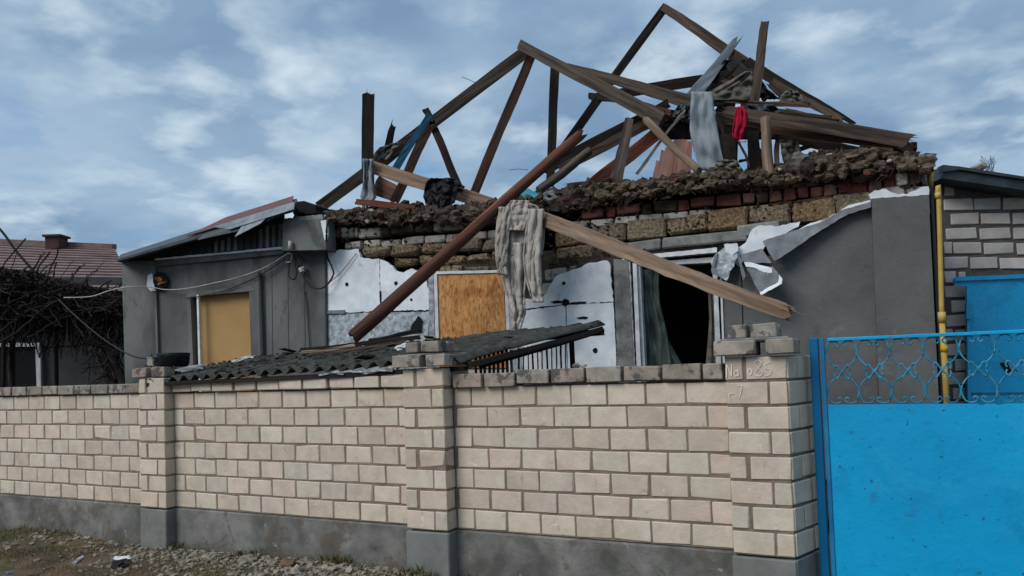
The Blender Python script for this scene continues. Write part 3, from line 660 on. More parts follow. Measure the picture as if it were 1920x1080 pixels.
# --- left wing: grey render, window surround, pilasters
fpanel('render_skin', 'renderL', house, [(236, 760), (228, 490), (290, 488), (352, 486), (352, 550), (358, 760)], -.004, .05)
fpanel('render_skin', 'renderL', house, [(352.3, 549), (352.3, 486), (531, 467), (611, 460), (611, 760), (480, 760), (474, 539)], -.004, .05)
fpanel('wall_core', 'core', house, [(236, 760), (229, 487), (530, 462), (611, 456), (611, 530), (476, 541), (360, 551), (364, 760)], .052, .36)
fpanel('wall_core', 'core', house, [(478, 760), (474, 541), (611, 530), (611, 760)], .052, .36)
fpanel('pilaster', 'renderL', house, [(296, 760), (288, 489), (291, 489), (299, 760)], -.04, -.006)
fpanel('cornice_band', 'renderL', house, [(290, 500), (290, 490), (531, 466), (531, 476)], -.05, -.006)
fpanel('cornice_band', 'foam', house, [(290, 488), (290, 485), (330, 481), (420, 473), (531, 462), (531, 466.5)], -.08, -.02, .003)
wt = fpanel('window', 'black', house, [(364, 760), (360, 552), (475, 543), (482, 760)], .08, .12)
fpanel('board', 'tan', wt, [(374, 760), (369.5, 553), (467, 545), (474, 760)], .05, .075)
fpanel('frame_bar', 'white', wt, [(374, 760), (368.5, 553), (372, 552.5), (378, 760)], -.06, -.03)
fpanel('reveal', 'renderL', wt, [(363, 760), (357, 549), (361, 549), (369, 760)], .0, .07)
fpanel('window_surround', 'renderL', house, [(350, 557), (350, 548), (471, 536), (478, 545)], -.05, -.005)
fpanel('window_surround', 'renderL', house, [(357, 760), (350, 557.3), (357, 556.7), (365, 760)], -.05, -.005)
fpanel('window_surround', 'renderL', house, [(475, 760), (467, 545.8), (486, 512), (496, 760)], -.045, -.005)
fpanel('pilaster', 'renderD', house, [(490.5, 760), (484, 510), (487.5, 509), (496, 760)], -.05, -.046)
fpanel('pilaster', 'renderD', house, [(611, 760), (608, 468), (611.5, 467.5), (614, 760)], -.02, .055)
for x in (498, 511, 541, 572): fpanel('groove', 'renderD', house, [(x, 700), (x-2, 500), (x-1.2, 500), (x+1, 700)], -.007, .002)
fpanel('eave_box', 'renderL', house, [(529, 470), (530, 416), (600, 410), (608, 414), (611, 468)], -.22, -.01, .003, .05)
fpanel('foam_scrap', 'foam', house, [(601, 414), (611, 412), (612, 440), (609, 452)], -.225, -.18, .002)
fpanel('foam_scrap', 'concrete', house, [(531, 417), (531, 411), (560, 406), (604, 402), (606, 411)], -.20, .0, .006)
# torn hole with orange foam
fpanel('wall_hole', 'black', house, [(288, 540), (287, 520), (294, 510), (308, 512), (314, 524), (312, 538), (300, 545)], -.052, -.041, .008, .02)
lumps('orange_filling', 'orange', [Fp(301, 525, -.05)[:], Fp(304, 531, -.06)[:], Fp(297, 521, -.05)[:]], [.06, .05, .04], house)
fpanel('foam_scrap', 'foam', house, [(275, 538), (277, 515), (285, 513), (287, 530), (292, 545), (283, 546)], -.06, -.041, .004, .015)
# --- gable filling and mono-pitch roof of the left wing
fpanel('gable_infill', 'dkmetal', house, [(240, 486), (530, 402), (530, 463), (290, 484)], .0, .04)
for i in range(17):
    x = 330+i*12; yt = 486-(x-240)*.28+6; yb = 484-(x-290)*.0875+.5
    if x > 345: fpanel('infill_rib', 'zinc' if (x > 480 or 395 < x < 445) else 'dkmetal', house, [(x, yb-2), (x, yt+U(0, 6)+4), (x+6, yt+U(0, 6)+2), (x+6, yb-3)], -.012, .001)
def quadslab(name, m, parent, corners, th=.03, nu=1, wave=0, pitch=.15):
    """slab through four points; optional corrugation running from edge 0-1 to edge 3-2"""
    a, b, c, d = corners; nrm = (b-a).cross(d-a).normalized(); k = 1 if not wave else max(2, int((b-a).length/pitch*8)); rows = 1 if not wave else 10
    vs, fs = [], []
    for lay in (0, 1):
        for j in range(rows+1):
            for i in range(k+1):
                u, v = i/k, j/rows; p = (a*(1-u)+b*u)*(1-v)+(d*(1-u)+c*u)*v
                h = wave*math.sin(u*(b-a).length/pitch*2*math.pi) if wave else 0
                if wave: p = p + (d-a).normalized()*(.012*noise.noise(Vector((u*9, 1, 7)))*(1-v)) + nrm*.02*noise.noise(p*2.0)
                vs.append(p+nrm*(h-(th if lay else 0)))
    W = k+1; off = (rows+1)*W
    for j in range(rows):
        for i in range(k):
            q = j*W+i; fs.append((q, q+1, q+1+W, q+W)); q += off; fs.append((q+W, q+1+W, q+1, q))
    for i in range(k): fs.append((i+1, i, off+i, off+i+1)); q = rows*W+i; fs.append((q, q+1, off+q+1, off+q))
    for j in range(rows): q = j*W; fs.append((q, q+W, off+q+W, off+q)); q = j*W+k; fs.append((q+W, q, off+q, off+q+W))
    o0 = vs[0].copy(); return link(name, mesh(name, [v-o0 for v in vs], fs, bool(wave)), m, parent, Matrix.Translation(o0))
rf = quadslab('roof', 'dkmetal', house, [Fp(221, 486, -.35), Fp(552, 388, -.35), Fp(556, 372, 1.6), Fp(226, 477, 1.6)], .05)
quadslab('verge_board', 'dkmetal', rf, [Fp(219, 490, -.37), Fp(545, 398, -.37), Fp(549, 388, -.37), Fp(219, 486, -.37)], .02)
quadslab('roof_sheet', 'roofred', rf, [Fp(350, 442, -.2), Fp(548, 381, -.2), Fp(550, 367, 1.9), Fp(424, 407, 1.9)], .012)
quadslab('roof_sheet', 'zinc', rf, [Fp(430, 430, -.42), Fp(551, 392, -.42), Fp(552, 378, -.3), Fp(400, 425, -.3)], .008)
quadslab('roof_sheet', 'zinc', rf, [Fp(440, 444, -.46), Fp(488, 419, -.46), Fp(500, 407, -.40), Fp(455, 421, -.40)], .006)
quadslab('roof_sheet', 'dkmetal', rf, [Fp(370, 450, -.40), Fp(470, 428, -.40), Fp(550, 392, -.38), Fp(380, 440, -.38)], .01)
fpanel('foam_scrap', 'black', rf, [(553, 400), (554, 380), (570, 376), (580, 384), (592, 386), (594, 400)], -.2, .3, .012)

# --- attic rubble mound on the wall head
PROF = [(540, 402), (560, 388), (590, 392), (620, 398), (690, 396), (705, 393), (760, 386), (830, 392), (900, 388), (960, 375), (1010, 366), (1050, 360), (1100, 350), (1150, 342), (1200, 345), (1250, 338), (1310, 330), (1350, 322), (1400, 328), (1440, 322), (1480, 308), (1530, 292), (1580, 288), (1625, 283), (1690, 290), (1735, 296), (1752, 312)]
FRONT = [(540, 412), (700, 418), (930, 418), (1060, 396), (1150, 379), (1340, 353), (1560, 336), (1752, 318)]
def prof(x, T): return float(np.interp(x, [p[0] for p in T], [p[1] for p in T]))
vs, fs = [], []; NX, NY = 640, 44
for i in range(NX+1):
    px = 556+(1748-556)*i/NX; s, zt = SZ(px, prof(px, PROF), .45); sf, zf = SZ(px, prof(px, FRONT), 0)
    for j in range(NY+1):
        v = j/NY; n = -.02 + v*2.2
        if v < .2: zz = zf+(zt-zf)*math.sin(v/.2*math.pi/2)
        else: zz = zt + (2.52-zt)*((v-.2)/.8)**1.2
        ss = sf+(s-sf)*min(1, v/.2)
        q = Vector((ss*3.2, n*3.2, 0)); d = noise.fractal(q*1.6, .8, 2.1, 6)
        fw_ = max(0, 1-v/.22); lay = noise.noise(Vector((ss*2.2, 5, zz*16+.8*noise.noise(Vector((ss*5, 1, 1))))))*fw_
        ov = .055*lay + .05*noise.noise(Vector((ss*9, zz*14, 2)))*fw_ + .02*noise.noise(Vector((ss*30, zz*40, 4)))*fw_
        vs.append(H(ss+.05*noise.noise(q*4), n-.08*noise.turbulence(q*3.2, 4, True)-ov, zz+.06*d+.035*noise.noise(q*7)-.02*noise.noise(q*15)))
for i in range(NX):
    for j in range(NY):
        a = i*(NY+1)+j; fs.append((a, a+NY+1, a+NY+2, a+1))
tag(link('attic_rubble', mesh('attic_rubble', vs, fs), 'rubble'), 'mound of brown clay and straw attic rubble spilling over the house wall head', 'rubble', None, 'stuff')
pts, sz = [], []
for i in range(1500):
    px = U(556, 1748); n = U(-.12, .8); y = prof(px, PROF) + (U(-4, 2) if n > .3 else U(0, 1)*(prof(px, FRONT)-prof(px, PROF)))
    pts.append(Fp(px, y+2, n)[:]); sz.append(U(.008, .032) if R() < .85 else U(.04, .09))
hf = len(pts)*3//4; o2 = lumps('pale_chips', 'rubble2', pts[hf:], [q*.7 for q in sz[hf:]], None, seed=6); tag(o2, 'paler plaster and clay chips mixed into the wall head rubble', 'rubble', None, 'stuff')
rp_, rs_ = [], []
for i in range(170):
    px = U(600, 1748); rp_.append(Fp(px, U(prof(px, PROF)-1, prof(px, FRONT)+6), U(-.16, .0))[:]); rs_.append(U(.02, .055))
tag(lumps('brick_fragments', 'red', rp_[:26], [q*.7 for q in rs_[:26]], None, seed=51), 'broken red brick fragments mixed into the wall head rubble', 'rubble', None, 'stuff')
tag(lumps('pale_fragments', 'white_brick', rp_[150:], [q*.6 for q in rs_[150:]], None, seed=52), 'pale broken block fragments mixed into the wall head rubble', 'rubble', None, 'stuff')
cp, cs = [], []
for i in range(190):
    px = U(610, 1745); a_ = prof(px, PROF); b_ = prof(px, FRONT); t_ = R()*.85; cp.append(Fp(px, a_+(b_-a_)*t_+U(-3, 2), -.02-.12*t_)[:]); cs.append(U(.02, .062))
tag(lumps('earth_clods', 'rubble2', cp, cs, None, seed=77, subdiv=2), 'larger straw brown clay clods breaking off the wall head', 'rubble', None, 'stuff')
o = lumps('clay_clods', 'rubble', pts[:hf], sz[:hf], None, seed=5); tag(o, 'loose clay clods and crumbs scattered along the top of the broken wall', 'rubble', None, 'stuff')
vv, ff = [], []
for i in range(260):
    px = U(620, 1740); p = Fp(px, U(prof(px, PROF)+2, prof(px, FRONT)+4), U(-.16, -.02)); dr_ = Vector((U(-1, 1), U(-.3, .2), U(-1, .2))).normalized()*U(.03, .11)
    k = len(vv); v_, f_ = tube_mesh([p, p+dr_*.5+Vector((0, 0, U(-.01, .01))), p+dr_], U(.0012, .003), 3); vv += v_; ff += [tuple(q+k for q in g) for g in f_]
tag(link('straw', mesh('straw', vv, ff), 'straw'), 'stalks of straw sticking out of the clay on the wall head', 'straw', None, 'stuff')
# loose bricks and stones on top of the wall
for i, (px, py, mm, lab) in enumerate([(1735, 302, 'concrete', 'grey stone lump at the right end of the wall head above the yellow pipe'), (1500, 300, 'cloth2', 'pale grey stone slab leaning on the rubble right of the light round post'), (1660, 296, 'rubble', 'brown clay block on the rubble under the end of the long plank'), (1030, 372, 'concrete', 'grey round stone beside the light blue box')]):
    o = lumps('loose_stone', mm, [Fp(px, py, .1)[:]], [.085], None, seed=20+i, flat=1, subdiv=2); tag(o, lab, 'stone')
for px, py, mm, lab in ((1205, 352, 'wd_brown', 'reddish brown board end lying flat at the foot of the pink planks'), ):
    beam('board', 'wd_red', 1165, 347, .02, 1300, 332, .1, 9, t=.12, label=lab, cat='board')
for px, py, lab in ((1462, 322, 'sawn red-brown log end beside the light round post'),):
    tag(tube('log_end', 'wd_red', None, [Fp(px, py, -.05), Fp(px+4, py-2, .5)], .058, 12), lab, 'log')

# ------------------------------------------------------------------ ROOF TIMBERS (each beam its own object)
G = 'broken roof timbers'
def B(m, lab, x0, y0, n0, x1, y1, n1, w0, w1=None, **k): return beam(k.pop('name', 'roof_beam'), m, x0, y0, n0, x1, y1, n1, w0, w1, label=lab, group=G, **k)
B('wd_grey', 'long rafter rising from the left wall head to the left peak', 598, 390, 1.3, 988, 96, 1.7, 21, 22, t=.07)
B('wd_grey', 'thick grey rafter descending right from the left peak with a sawn end', 976, 84, 1.45, 1244, 226, .9, 17, 27, t=.08, jag=.01)
B('wd_brown', 'slender strut dropping from the left peak down to the rubble', 996, 104, 1.6, 889, 362, 1.5, 17, t=.07)
B('wd_dark', 'dark upright post right of the left peak strut', 1041, 124, 1.9, 1031, 352, 1.9, 17, 15, t=.08)
B('wd_brown', 'brown strut under the blue strip, leaning on the long left rafter', 806, 234, 1.25, 738, 380, 1.1, 17, t=.07)
B('wd_dark', 'short black strut below the left rafter, right of the blue strip', 814, 240, 1.6, 860, 350, 1.5, 14, t=.07)
B('wd_dark', 'free standing black post with a notched top at far left', 690, 172, 1.0, 690, 400, 1.0, 22, t=.10, jag=.09)
B('wd_dark', 'short splintered black stub behind the notched post', 738, 230, 1.4, 722, 300, 1.4, 11, 15, t=.05, jag=.1, nseg=4)
B('wd_brown', 'wide brown board crossing behind the blue strip', 700, 312, 1.35, 800, 242, 1.35, 26, 16, t=.04)
B('bluestrip', 'narrow strip painted blue leaning against the left rafter', 806, 214, 1.02, 729, 336, .75, 11, 14, t=.03, name='blue_strip')
B('wd_dark', 'dark splintered end poking above the blue strip', 797, 203, 1.15, 812, 232, 1.15, 12, t=.06, nseg=3)
B('wd_light', 'light sawn plank sloping down behind the leaning round log', 697, 313, .62, 948, 392, .35, 23, 25, t=.05, jag=.01)
B('wd_red', 'short dark red board lying flat on the left wall head', 676, 379, .25, 790, 391, .25, 10, 12, t=.25)
B('wd_red', 'dark red board stub between the twisted sheet and the brown strut', 702, 345, 1.15, 745, 366, 1.15, 36, 30, t=.04, nseg=4)
B('wd_light', 'long light plank resting on the brick pillar, passing over the doorway', 1003, 406, -.30, 1488, 592, -2.30, 26, 29, t=.05, jag=.11, rough=.006, nseg=22)
B('wd_log', 'round red-brown log leaning from the slate roof across the boarded window', 655, 637, -.95, 1098, 243, -.12, 27, 19, rnd=True, jag=.10, rough=.005)
B('wd_dark', 'dark rafter from the highest peak down to the left', 1249, 10, 2.5, 1022, 325, 2.3, 15, 16, t=.08)
B('wd_brown', 'brown rafter from the highest peak down to the right', 1242, 12, 2.45, 1405, 124, 2.3, 14, 22, t=.08)
B('wd_dark', 'thin dark rafter end running down to the far right', 1398, 118, 2.3, 1604, 233, 2.1, 22, 7, t=.08)
B('wd_dark', 'dark tie beam running right under the highest peak', 1108, 184, 2.55, 1405, 136, 2.2, 17, 22, t=.08)
B('wd_grey', 'grey beam crossing right behind the thick rafter', 1062, 124, 1.75, 1312, 196, 1.5, 12, 26, t=.08)
B('wd_dark', 'upper dark beam sloping up from the wall head to the crossing', 1035, 310, 1.5, 1256, 192, 1.3, 20, 16, t=.08)
B('wd_grey', 'wide weathered beam under the upper dark sloping beam', 1048, 318, 1.35, 1250, 214, 1.1, 15, 22, t=.08)
B('wd_grey', 'round grey log end resting on the rubble left of the wedge post', 1008, 360, .7, 1108, 282, 1.1, 17, 16, rnd=True)
B('wd_brown', 'short arched brown board on the crossing of the beams', 1203, 196, 1.2, 1262, 214, 1.1, 10, 12, t=.05, nseg=5)
B('wd_grey', 'tapered grey post standing on the rubble, wedged at its foot', 1180, 224, .75, 1154, 347, .35, 15, 25, t=.08)
B('wd_red', 'reddish beam rising behind the tapered grey post', 1105, 350, 1.3, 1245, 240, 1.2, 22, 24, t=.08)
B('wd_light', 'light round pole sloping down right from the thick rafter end', 1210, 225, .8, 1313, 324, .1, 15, 14, rnd=True, jag=.04)
B('wd_pale', 'thin pale batten slanting in front of the pink planks', 1284, 205, .9, 1192, 328, .35, 5, 5, t=.025)
B('wd_brown', 'tall upright plank standing highest on the right side', 1435, 40, 1.35, 1412, 200, 1.35, 14, 20, t=.05, jag=.02)
B('wd_brown', 'thin flat board lying across the top of the right pile', 1332, 188, 1.15, 1520, 198, 1.0, 7, 9, t=.10)
B('wd_dark', 'dark board under the thin flat board on the right pile', 1342, 203, 1.2, 1575, 228, .95, 11, 8, t=.08)
B('wd_grey', 'grey board between the dark boards of the right pile', 1400, 200, 1.3, 1560, 222, 1.2, 8, 8, t=.08)
B('wd_grey', 'big weathered plank running right to a pointed end', 1352, 207, .75, 1716, 266, .15, 20, 27, t=.10, jag=.10)
B('wd_brown', 'lower edge board under the big weathered plank', 1430, 236, .9, 1684, 276, .22, 22, 14, t=.08)
B('wd_brown', 'dark brown board slanting below the big plank towards the wall end', 1440, 244, 1.1, 1640, 296, .5, 22, 22, t=.08)
B('wd_dark', 'black beam end sticking out behind the tip of the big plank', 1640, 278, .6, 1717, 277, .4, 12, 20, t=.08, nseg=5)
B('wd_pale', 'light round post standing on the rubble below the big plank', 1434, 222, .35, 1443, 342, .12, 18, 21, rnd=True, jag=.01)
B('wd_dark', 'dark post in the shadow left of the light round post', 1412, 246, 1.0, 1417, 330, 1.0, 20, 22, t=.08)
B('wd_dark', 'second dark post left of the gap in the right pile', 1364, 250, 1.2, 1372, 330, 1.2, 24, 24, t=.08)
B('wd_brown', 'narrow brown stud right of the light round post', 1458, 250, .9, 1456, 330, .8, 9, t=.06)
B('wd_dark', 'dark knot of broken rafter ends under the highest right rafter', 1372, 116, 2.1, 1402, 150, 2.0, 24, 28, t=.15, nseg=4, jag=.08)
B('wd_dark', 'dark board standing upright behind the tall upright plank', 1402, 130, 1.9, 1398, 215, 1.6, 16, 22, t=.05)
B('wd_dark', 'short black tie board left of the crossing', 1104, 180, 2.4, 1160, 187, 2.3, 12, 12, t=.06, nseg=4)
B('wd_grey', 'sagging dark batten under the right rafter end', 1446, 156, 1.9, 1580, 226, 1.7, 20, 10, t=.06)
B('wd_pale', 'tiny pale batten under the collar beam', 1178, 166, 1.7, 1180, 184, 1.7, 4, 4, t=.02, nseg=3)
for (x0, y0, x1, y1, n_, w_, m_, lab) in [
        (1340, 168, 1398, 112, 2.0, 7, 'wd_dark', 'dark lath slanting up to the knot under the highest right rafter'), (1352, 150, 1420, 168, 1.8, 6, 'wd_brown', 'brown lath crossing behind the stretched grey cloth'),
        (1255, 226, 1300, 202, 1.3, 8, 'wd_dark', 'dark lath against the black felt left of the bent sheet'), (1340, 226, 1440, 240, 1.25, 7, 'wd_brown', 'brown lath behind the red rag'),
        (1345, 214, 1362, 262, 1.2, 7, 'wd_dark', 'steep dark lath between the bent sheet and the red rag'), (1384, 262, 1410, 320, 1.25, 4, 'wd_brown', 'thin lath leaning across the bright gap under the red rag'),
        (1380, 305, 1412, 296, 1.25, 5, 'wd_dark', 'short dark lath crossing the bottom of the bright gap'), (1448, 215, 1530, 236, 1.15, 7, 'wd_dark', 'dark lath right of the light round post under the thin board'),
        (1470, 205, 1585, 232, 1.3, 5, 'wd_grey', 'grey lath running down the slope to the right rafter end'), (1480, 286, 1560, 262, .8, 8, 'wd_brown', 'brown lath under the big plank beside the grey felt scrap'),
        (1540, 286, 1640, 292, .45, 9, 'wd_grey', 'grey lath lying on the rubble under the big plank'), (1438, 152, 1470, 186, 1.8, 9, 'wd_grey', 'short grey lath at the foot of the tall upright plank'),
        (1290, 178, 1345, 188, 1.6, 8, 'wd_brown', 'short brown lath over the top of the bent sheet'), (1062, 348, 1150, 336, .3, 6, 'wd_brown', 'brown lath lying on the clay left of the tapered grey post')]:
    beam('broken_lath', m_, x0, y0, n_, x1, y1, n_, w_, t=.03, nseg=6, jag=.08, label=lab, cat='lath', group='laths in the timber tangle')
# sheets and cloths caught in the timbers
def tg(o, lab, cat): return tag(o, lab, cat)
tg(sheet('metal_sheet', 'sheetblue', None, [(172, 1297, 1336), (200, 1295, 1338), (240, 1293, 1345), (280, 1300, 1352), (320, 1312, 1361)], .55, .012, 1.3, 14, 20, .006, .05, seed=2), 'bent blue-grey metal sheet hanging below the collar beam', 'metal sheet')
tg(beam('metal_strip', 'zinc', 1284, 200, 2.0, 1386, 70, 2.3, 26, 12, t=.01, jag=.16, nseg=8), 'jagged light metal strip sticking up beside the right rafter', 'metal strip')
tg(sheet('roofing_felt', 'black', None, [(112, 1356, 1396), (145, 1330, 1392), (175, 1300, 1385), (200, 1290, 1378)], 2.25, .03, 2, 12, 14, .01, .05, seed=4), 'black roofing felt crumpled under the highest right rafter', 'roofing felt')
tg(sheet('roofing_felt', 'black', None, [(206, 1238, 1300), (230, 1232, 1300), (262, 1240, 1300)], 1.35, .02, 2, 12, 12, .01, .04, seed=6), 'black roofing felt hanging behind the pale batten', 'roofing felt')
tg(sheet('roofing_felt', 'black', None, [(205, 1342, 1470), (230, 1340, 1475), (262, 1342, 1470)], 1.5, .03, 3, 12, 12, .01, .05, seed=7), 'black roofing felt behind the red rag', 'roofing felt')
tg(sheet('roofing_felt', 'black', None, [(262, 1338, 1384), (300, 1342, 1382), (330, 1345, 1384)], 1.5, .03, 2, 10, 12, .01, .05, seed=9), 'black roofing felt strip right of the bent metal sheet', 'roofing felt')
tg(sheet('roofing_felt', 'black', None, [(262, 1402, 1412), (300, 1402, 1440), (330, 1402, 1452)], 1.5, .03, 2, 10, 12, .01, .05, seed=12), 'black roofing felt behind the light round post', 'roofing felt')
for (rows_, n_, m_, lab) in [
        ([(196, 1400, 1450), (212, 1404, 1470), (226, 1412, 1462)], .9, 'dkmetal', 'crumpled dark sheet scrap lying on the big plank right of the red rag'),
        ([(218, 1462, 1510), (232, 1470, 1545), (246, 1490, 1560)], 1.0, 'black', 'dark felt scrap tucked above the big plank'),
        ([(148, 1410, 1425), (168, 1408, 1440), (186, 1412, 1462)], 1.9, 'black', 'black felt scrap behind the foot of the tall upright plank'),
        ([(196, 1272, 1298), (212, 1262, 1300), (228, 1258, 1298)], 1.2, 'dkmetal', 'dark sheet scrap left of the bent blue-grey sheet'),
        ([(300, 1345, 1380), (316, 1340, 1392), (332, 1338, 1400)], .25, 'cloth2', 'dusty cloth lying on the clay at the foot of the bent sheet')]:
    tg(sheet('sheet_scrap', m_, None, rows_, n_, .05, 3, 18, 16, .008, .08, seed=int(rows_[0][1]), ragged=10), lab, 'sheet scrap')
pk = thing('plank_panel', 'pinkish vertical plank panel standing behind the light pole', 'plank panel', Fp(1260, 335, 1.1))
for i in range(8):
    x = 1227+i*9.2; yt = 285-i*4.5 if i < 4 else 264+U(-5, 3)
    if i == 0: yt = 300
    beam('plank', 'pink', x+8-i*.9, yt, 1.12, x+U(-1, 1), 345, 1.05, 8.6, 9.2, t=.02, parent=pk, nseg=4, jag=.02, rough=.002)
B('wd_light', 'orange-brown board hanging left of the bent metal sheet', 1307, 184, .75, 1296, 250, .75, 10, 9, t=.03, name='board')
tg(sheet('dust_cloth', 'cloth2', None, [(134, 1398, 1410), (150, 1372, 1412), (170, 1332, 1410), (188, 1300, 1404)], 1.05, .03, 4, 22, 16, .006, .05, seed=13), 'grey dusty cloth stretched over the top of the right pile', 'cloth')
tg(sheet('dust_cloth', 'cloth2', None, [(168, 1476, 1492), (178, 1466, 1502), (192, 1460, 1512)], 1.35, .04, 4, 16, 12, .006, .05, seed=15), 'small grey cloth bundle on the sloping dark rafter', 'cloth')
tg(sheet('red_rag', 'redcloth', None, [(200, 1382, 1394), (212, 1378, 1399), (235, 1375, 1400), (250, 1372, 1394), (262, 1380, 1390)], .6, .03, 3, 14, 14, .006, .03, seed=16, ragged=8), 'bright red rag hanging under the right plank pile', 'rag')
tg(sheet('white_scrap', 'white', None, [(262, 1386, 1399), (267, 1386, 1399)], 1.3, .005, 1, 6, 3, .004, .01), 'small white scrap below the red rag', 'scrap')
tg(sheet('grey_scrap', 'cloth2', None, [(262, 1462, 1498), (280, 1464, 1500), (304, 1468, 1506)], .7, .03, 3, 14, 14, .01, .05, seed=19), 'grey felt scrap under the big plank', 'scrap')
tg(sheet('twisted_sheet', 'sheetblue', None, [(298, 680, 701), (320, 682, 696), (345, 681, 699), (370, 676, 706), (388, 682, 694), (404, 678, 700), (415, 684, 694)], .5, .05, 2.2, 16, 26, .006, .07, seed=21), 'twisted blue-grey foil sheet hanging on the notched black post', 'foil sheet')
tg(sheet('dust_cloth', 'cloth2', None, [(268, 738, 752), (276, 712, 745), (288, 702, 736), (300, 700, 726)], 1.15, .04, 3, 16, 12, .006, .05, seed=23), 'grey cloth draped on the wide brown board at left', 'cloth')
# black plastic bag wrapped round the plank
pb = thing('plastic_bag', 'black plastic bag caught on the light left plank', 'bag', Fp(827, 366, .33))
sheet('front_fold', 'plastic', pb, [(334, 808, 846), (340, 800, 862), (352, 796, 860), (368, 794, 856), (384, 798, 848), (398, 806, 838)], .28, .05, 2.5, 40, 40, .006, .05, seed=61, ragged=18)
sheet('back_fold', 'plastic', pb, [(338, 800, 858), (352, 796, 866), (366, 800, 858), (380, 806, 852)], .80, .04, 2, 24, 24, .006, .05, seed=63, ragged=10)
sheet('loose_corner', 'plastic', pb, [(342, 838, 860), (350, 846, 872), (358, 852, 868)], .40, .03, 2, 12, 12, .006, .03, seed=65, ragged=6)
# grey sweater
sw = thing('sweater', 'dusty grey knitted sweater hanging from the long light plank', 'sweater', Fp(975, 500, -.45))
sheet('body', 'cloth', sw, [(378, 962, 988), (386, 945, 1008), (400, 935, 1019), (430, 931, 1022), (462, 927, 1020), (478, 930, 1016)], -.42, .035, 5, 60, 50, .012, .02, seed=31, ragged=8)
sheet('body', 'cloth', sw, [(455, 932, 990), (500, 937, 990), (545, 946, 985), (562, 953, 984), (585, 958, 985), (600, 958, 980), (616, 962, 975)], -.44, .035, 4, 50, 60, .012, .04, seed=33, ragged=12)
sheet('sleeve', 'cloth', sw, [(392, 990, 1020), (440, 984, 1016), (480, 980, 1012), (520, 984, 1014), (548, 992, 1015), (566, 998, 1018)], -.50, .05, 2, 36, 56, .012, .04, seed=35, ragged=6)
sheet('sleeve', 'cloth', sw, [(388, 936, 962), (430, 930, 956), (480, 928, 950), (515, 934, 952)], -.50, .04, 2, 30, 50, .012, .04, seed=37, ragged=6)
sheet('hood', 'cloth', sw, [(376, 958, 992), (390, 950, 990), (410, 944, 990), (432, 952, 982)], -.50, .025, 3, 36, 36, .012, .02, seed=39)
box_ = thing('blue_box', 'small light blue flattened box on the wall head beside the sweater', 'box', Fp(992, 368, .1))
quadslab('side', 'cyan', box_, [Fp(976, 362, .0), Fp(995, 376, -.05), Fp(1014, 366, .1), Fp(990, 353, .15)], .02)
quadslab('side', 'white', box_, [Fp(995, 377, -.05), Fp(1013, 367, .1), Fp(1013, 371, .1), Fp(996, 381, -.05)], .01)

# ------------------------------------------------------------------ SLATE LEAN-TO BEHIND THE FENCE
lean = thing('lean_to_roof', 'mossy corrugated slate lean-to roof behind the brick wall', 'shed roof', Vector((4.2, 1.0, 0)))
FL, FR = Vector((2.22, -.10, Z0+.128)), Vector((5.50, -.04, Z0+.178)); BLc, BRc = Vector((1.9, 1.55, Z0+.33)), Vector((6.02, 1.7, Z0+.475))
for i in range(3):
    u0, u1 = i/3+.003, (i+1)/3+.012
    A, Bq = FL.lerp(FR, u0), FL.lerp(FR, min(u1, 1)); Cq, D = BLc.lerp(BRc, min(u1, 1)), BLc.lerp(BRc, u0)
    lift = Vector((0, 0, .012*i)); quadslab('slate_sheet', 'slate', lean, [A+lift, Bq+lift, Cq+lift, D+lift], .010, wave=.024, pitch=.142)
def wbeam(name, m, parent, p0, p1, w, t, **k):
    me = beam_mesh((p1-p0).length, w, w, t, 6, k.get('rnd', False), k.get('jag', .01), k.get('rough', .002)); return link(name, me, m, parent, beam_M(p0, p1))
wbeam('purlin', 'wd_dark', lean, Vector((5.48, .3, Z0+.15)), Vector((5.93, 1.50, Z0+.395)), .05, .05)
wbeam('purlin', 'wd_dark', lean, FL+Vector((-.02, .03, -.045)), FR+Vector((.02, .05, -.045)), .035, .06)
wbeam('purlin', 'wd_dark', lean, BLc+Vector((0, -.05, -.06)), BRc+Vector((.0, -.05, -.06)), .06, .08)
wbeam('rafter', 'wd_dark', lean, Vector((5.53, .03, Z0+.150)), Vector((6.00, 1.66, Z0+.440)), .045, .05)
wbeam('post', 'wd_dark', lean, onY(1072, 640, 1.6), onY(1076, 760, 1.6)-Vector((0, 0, .6)), .045, .05)
wbeam('wall_plate', 'wd_light', lean, onY(372, 716, -.06), onY(492, 706, -.06), .018, .02)
wbeam('wall_plate', 'foamdirty', lean, onY(598, 702, -.045), onY(646, 699, -.045), .014, .02, rough=.006)
wbeam('wall_plate', 'foamdirty', lean, onY(660, 698, -.045), onY(738, 694, -.045), .014, .02, rough=.007)
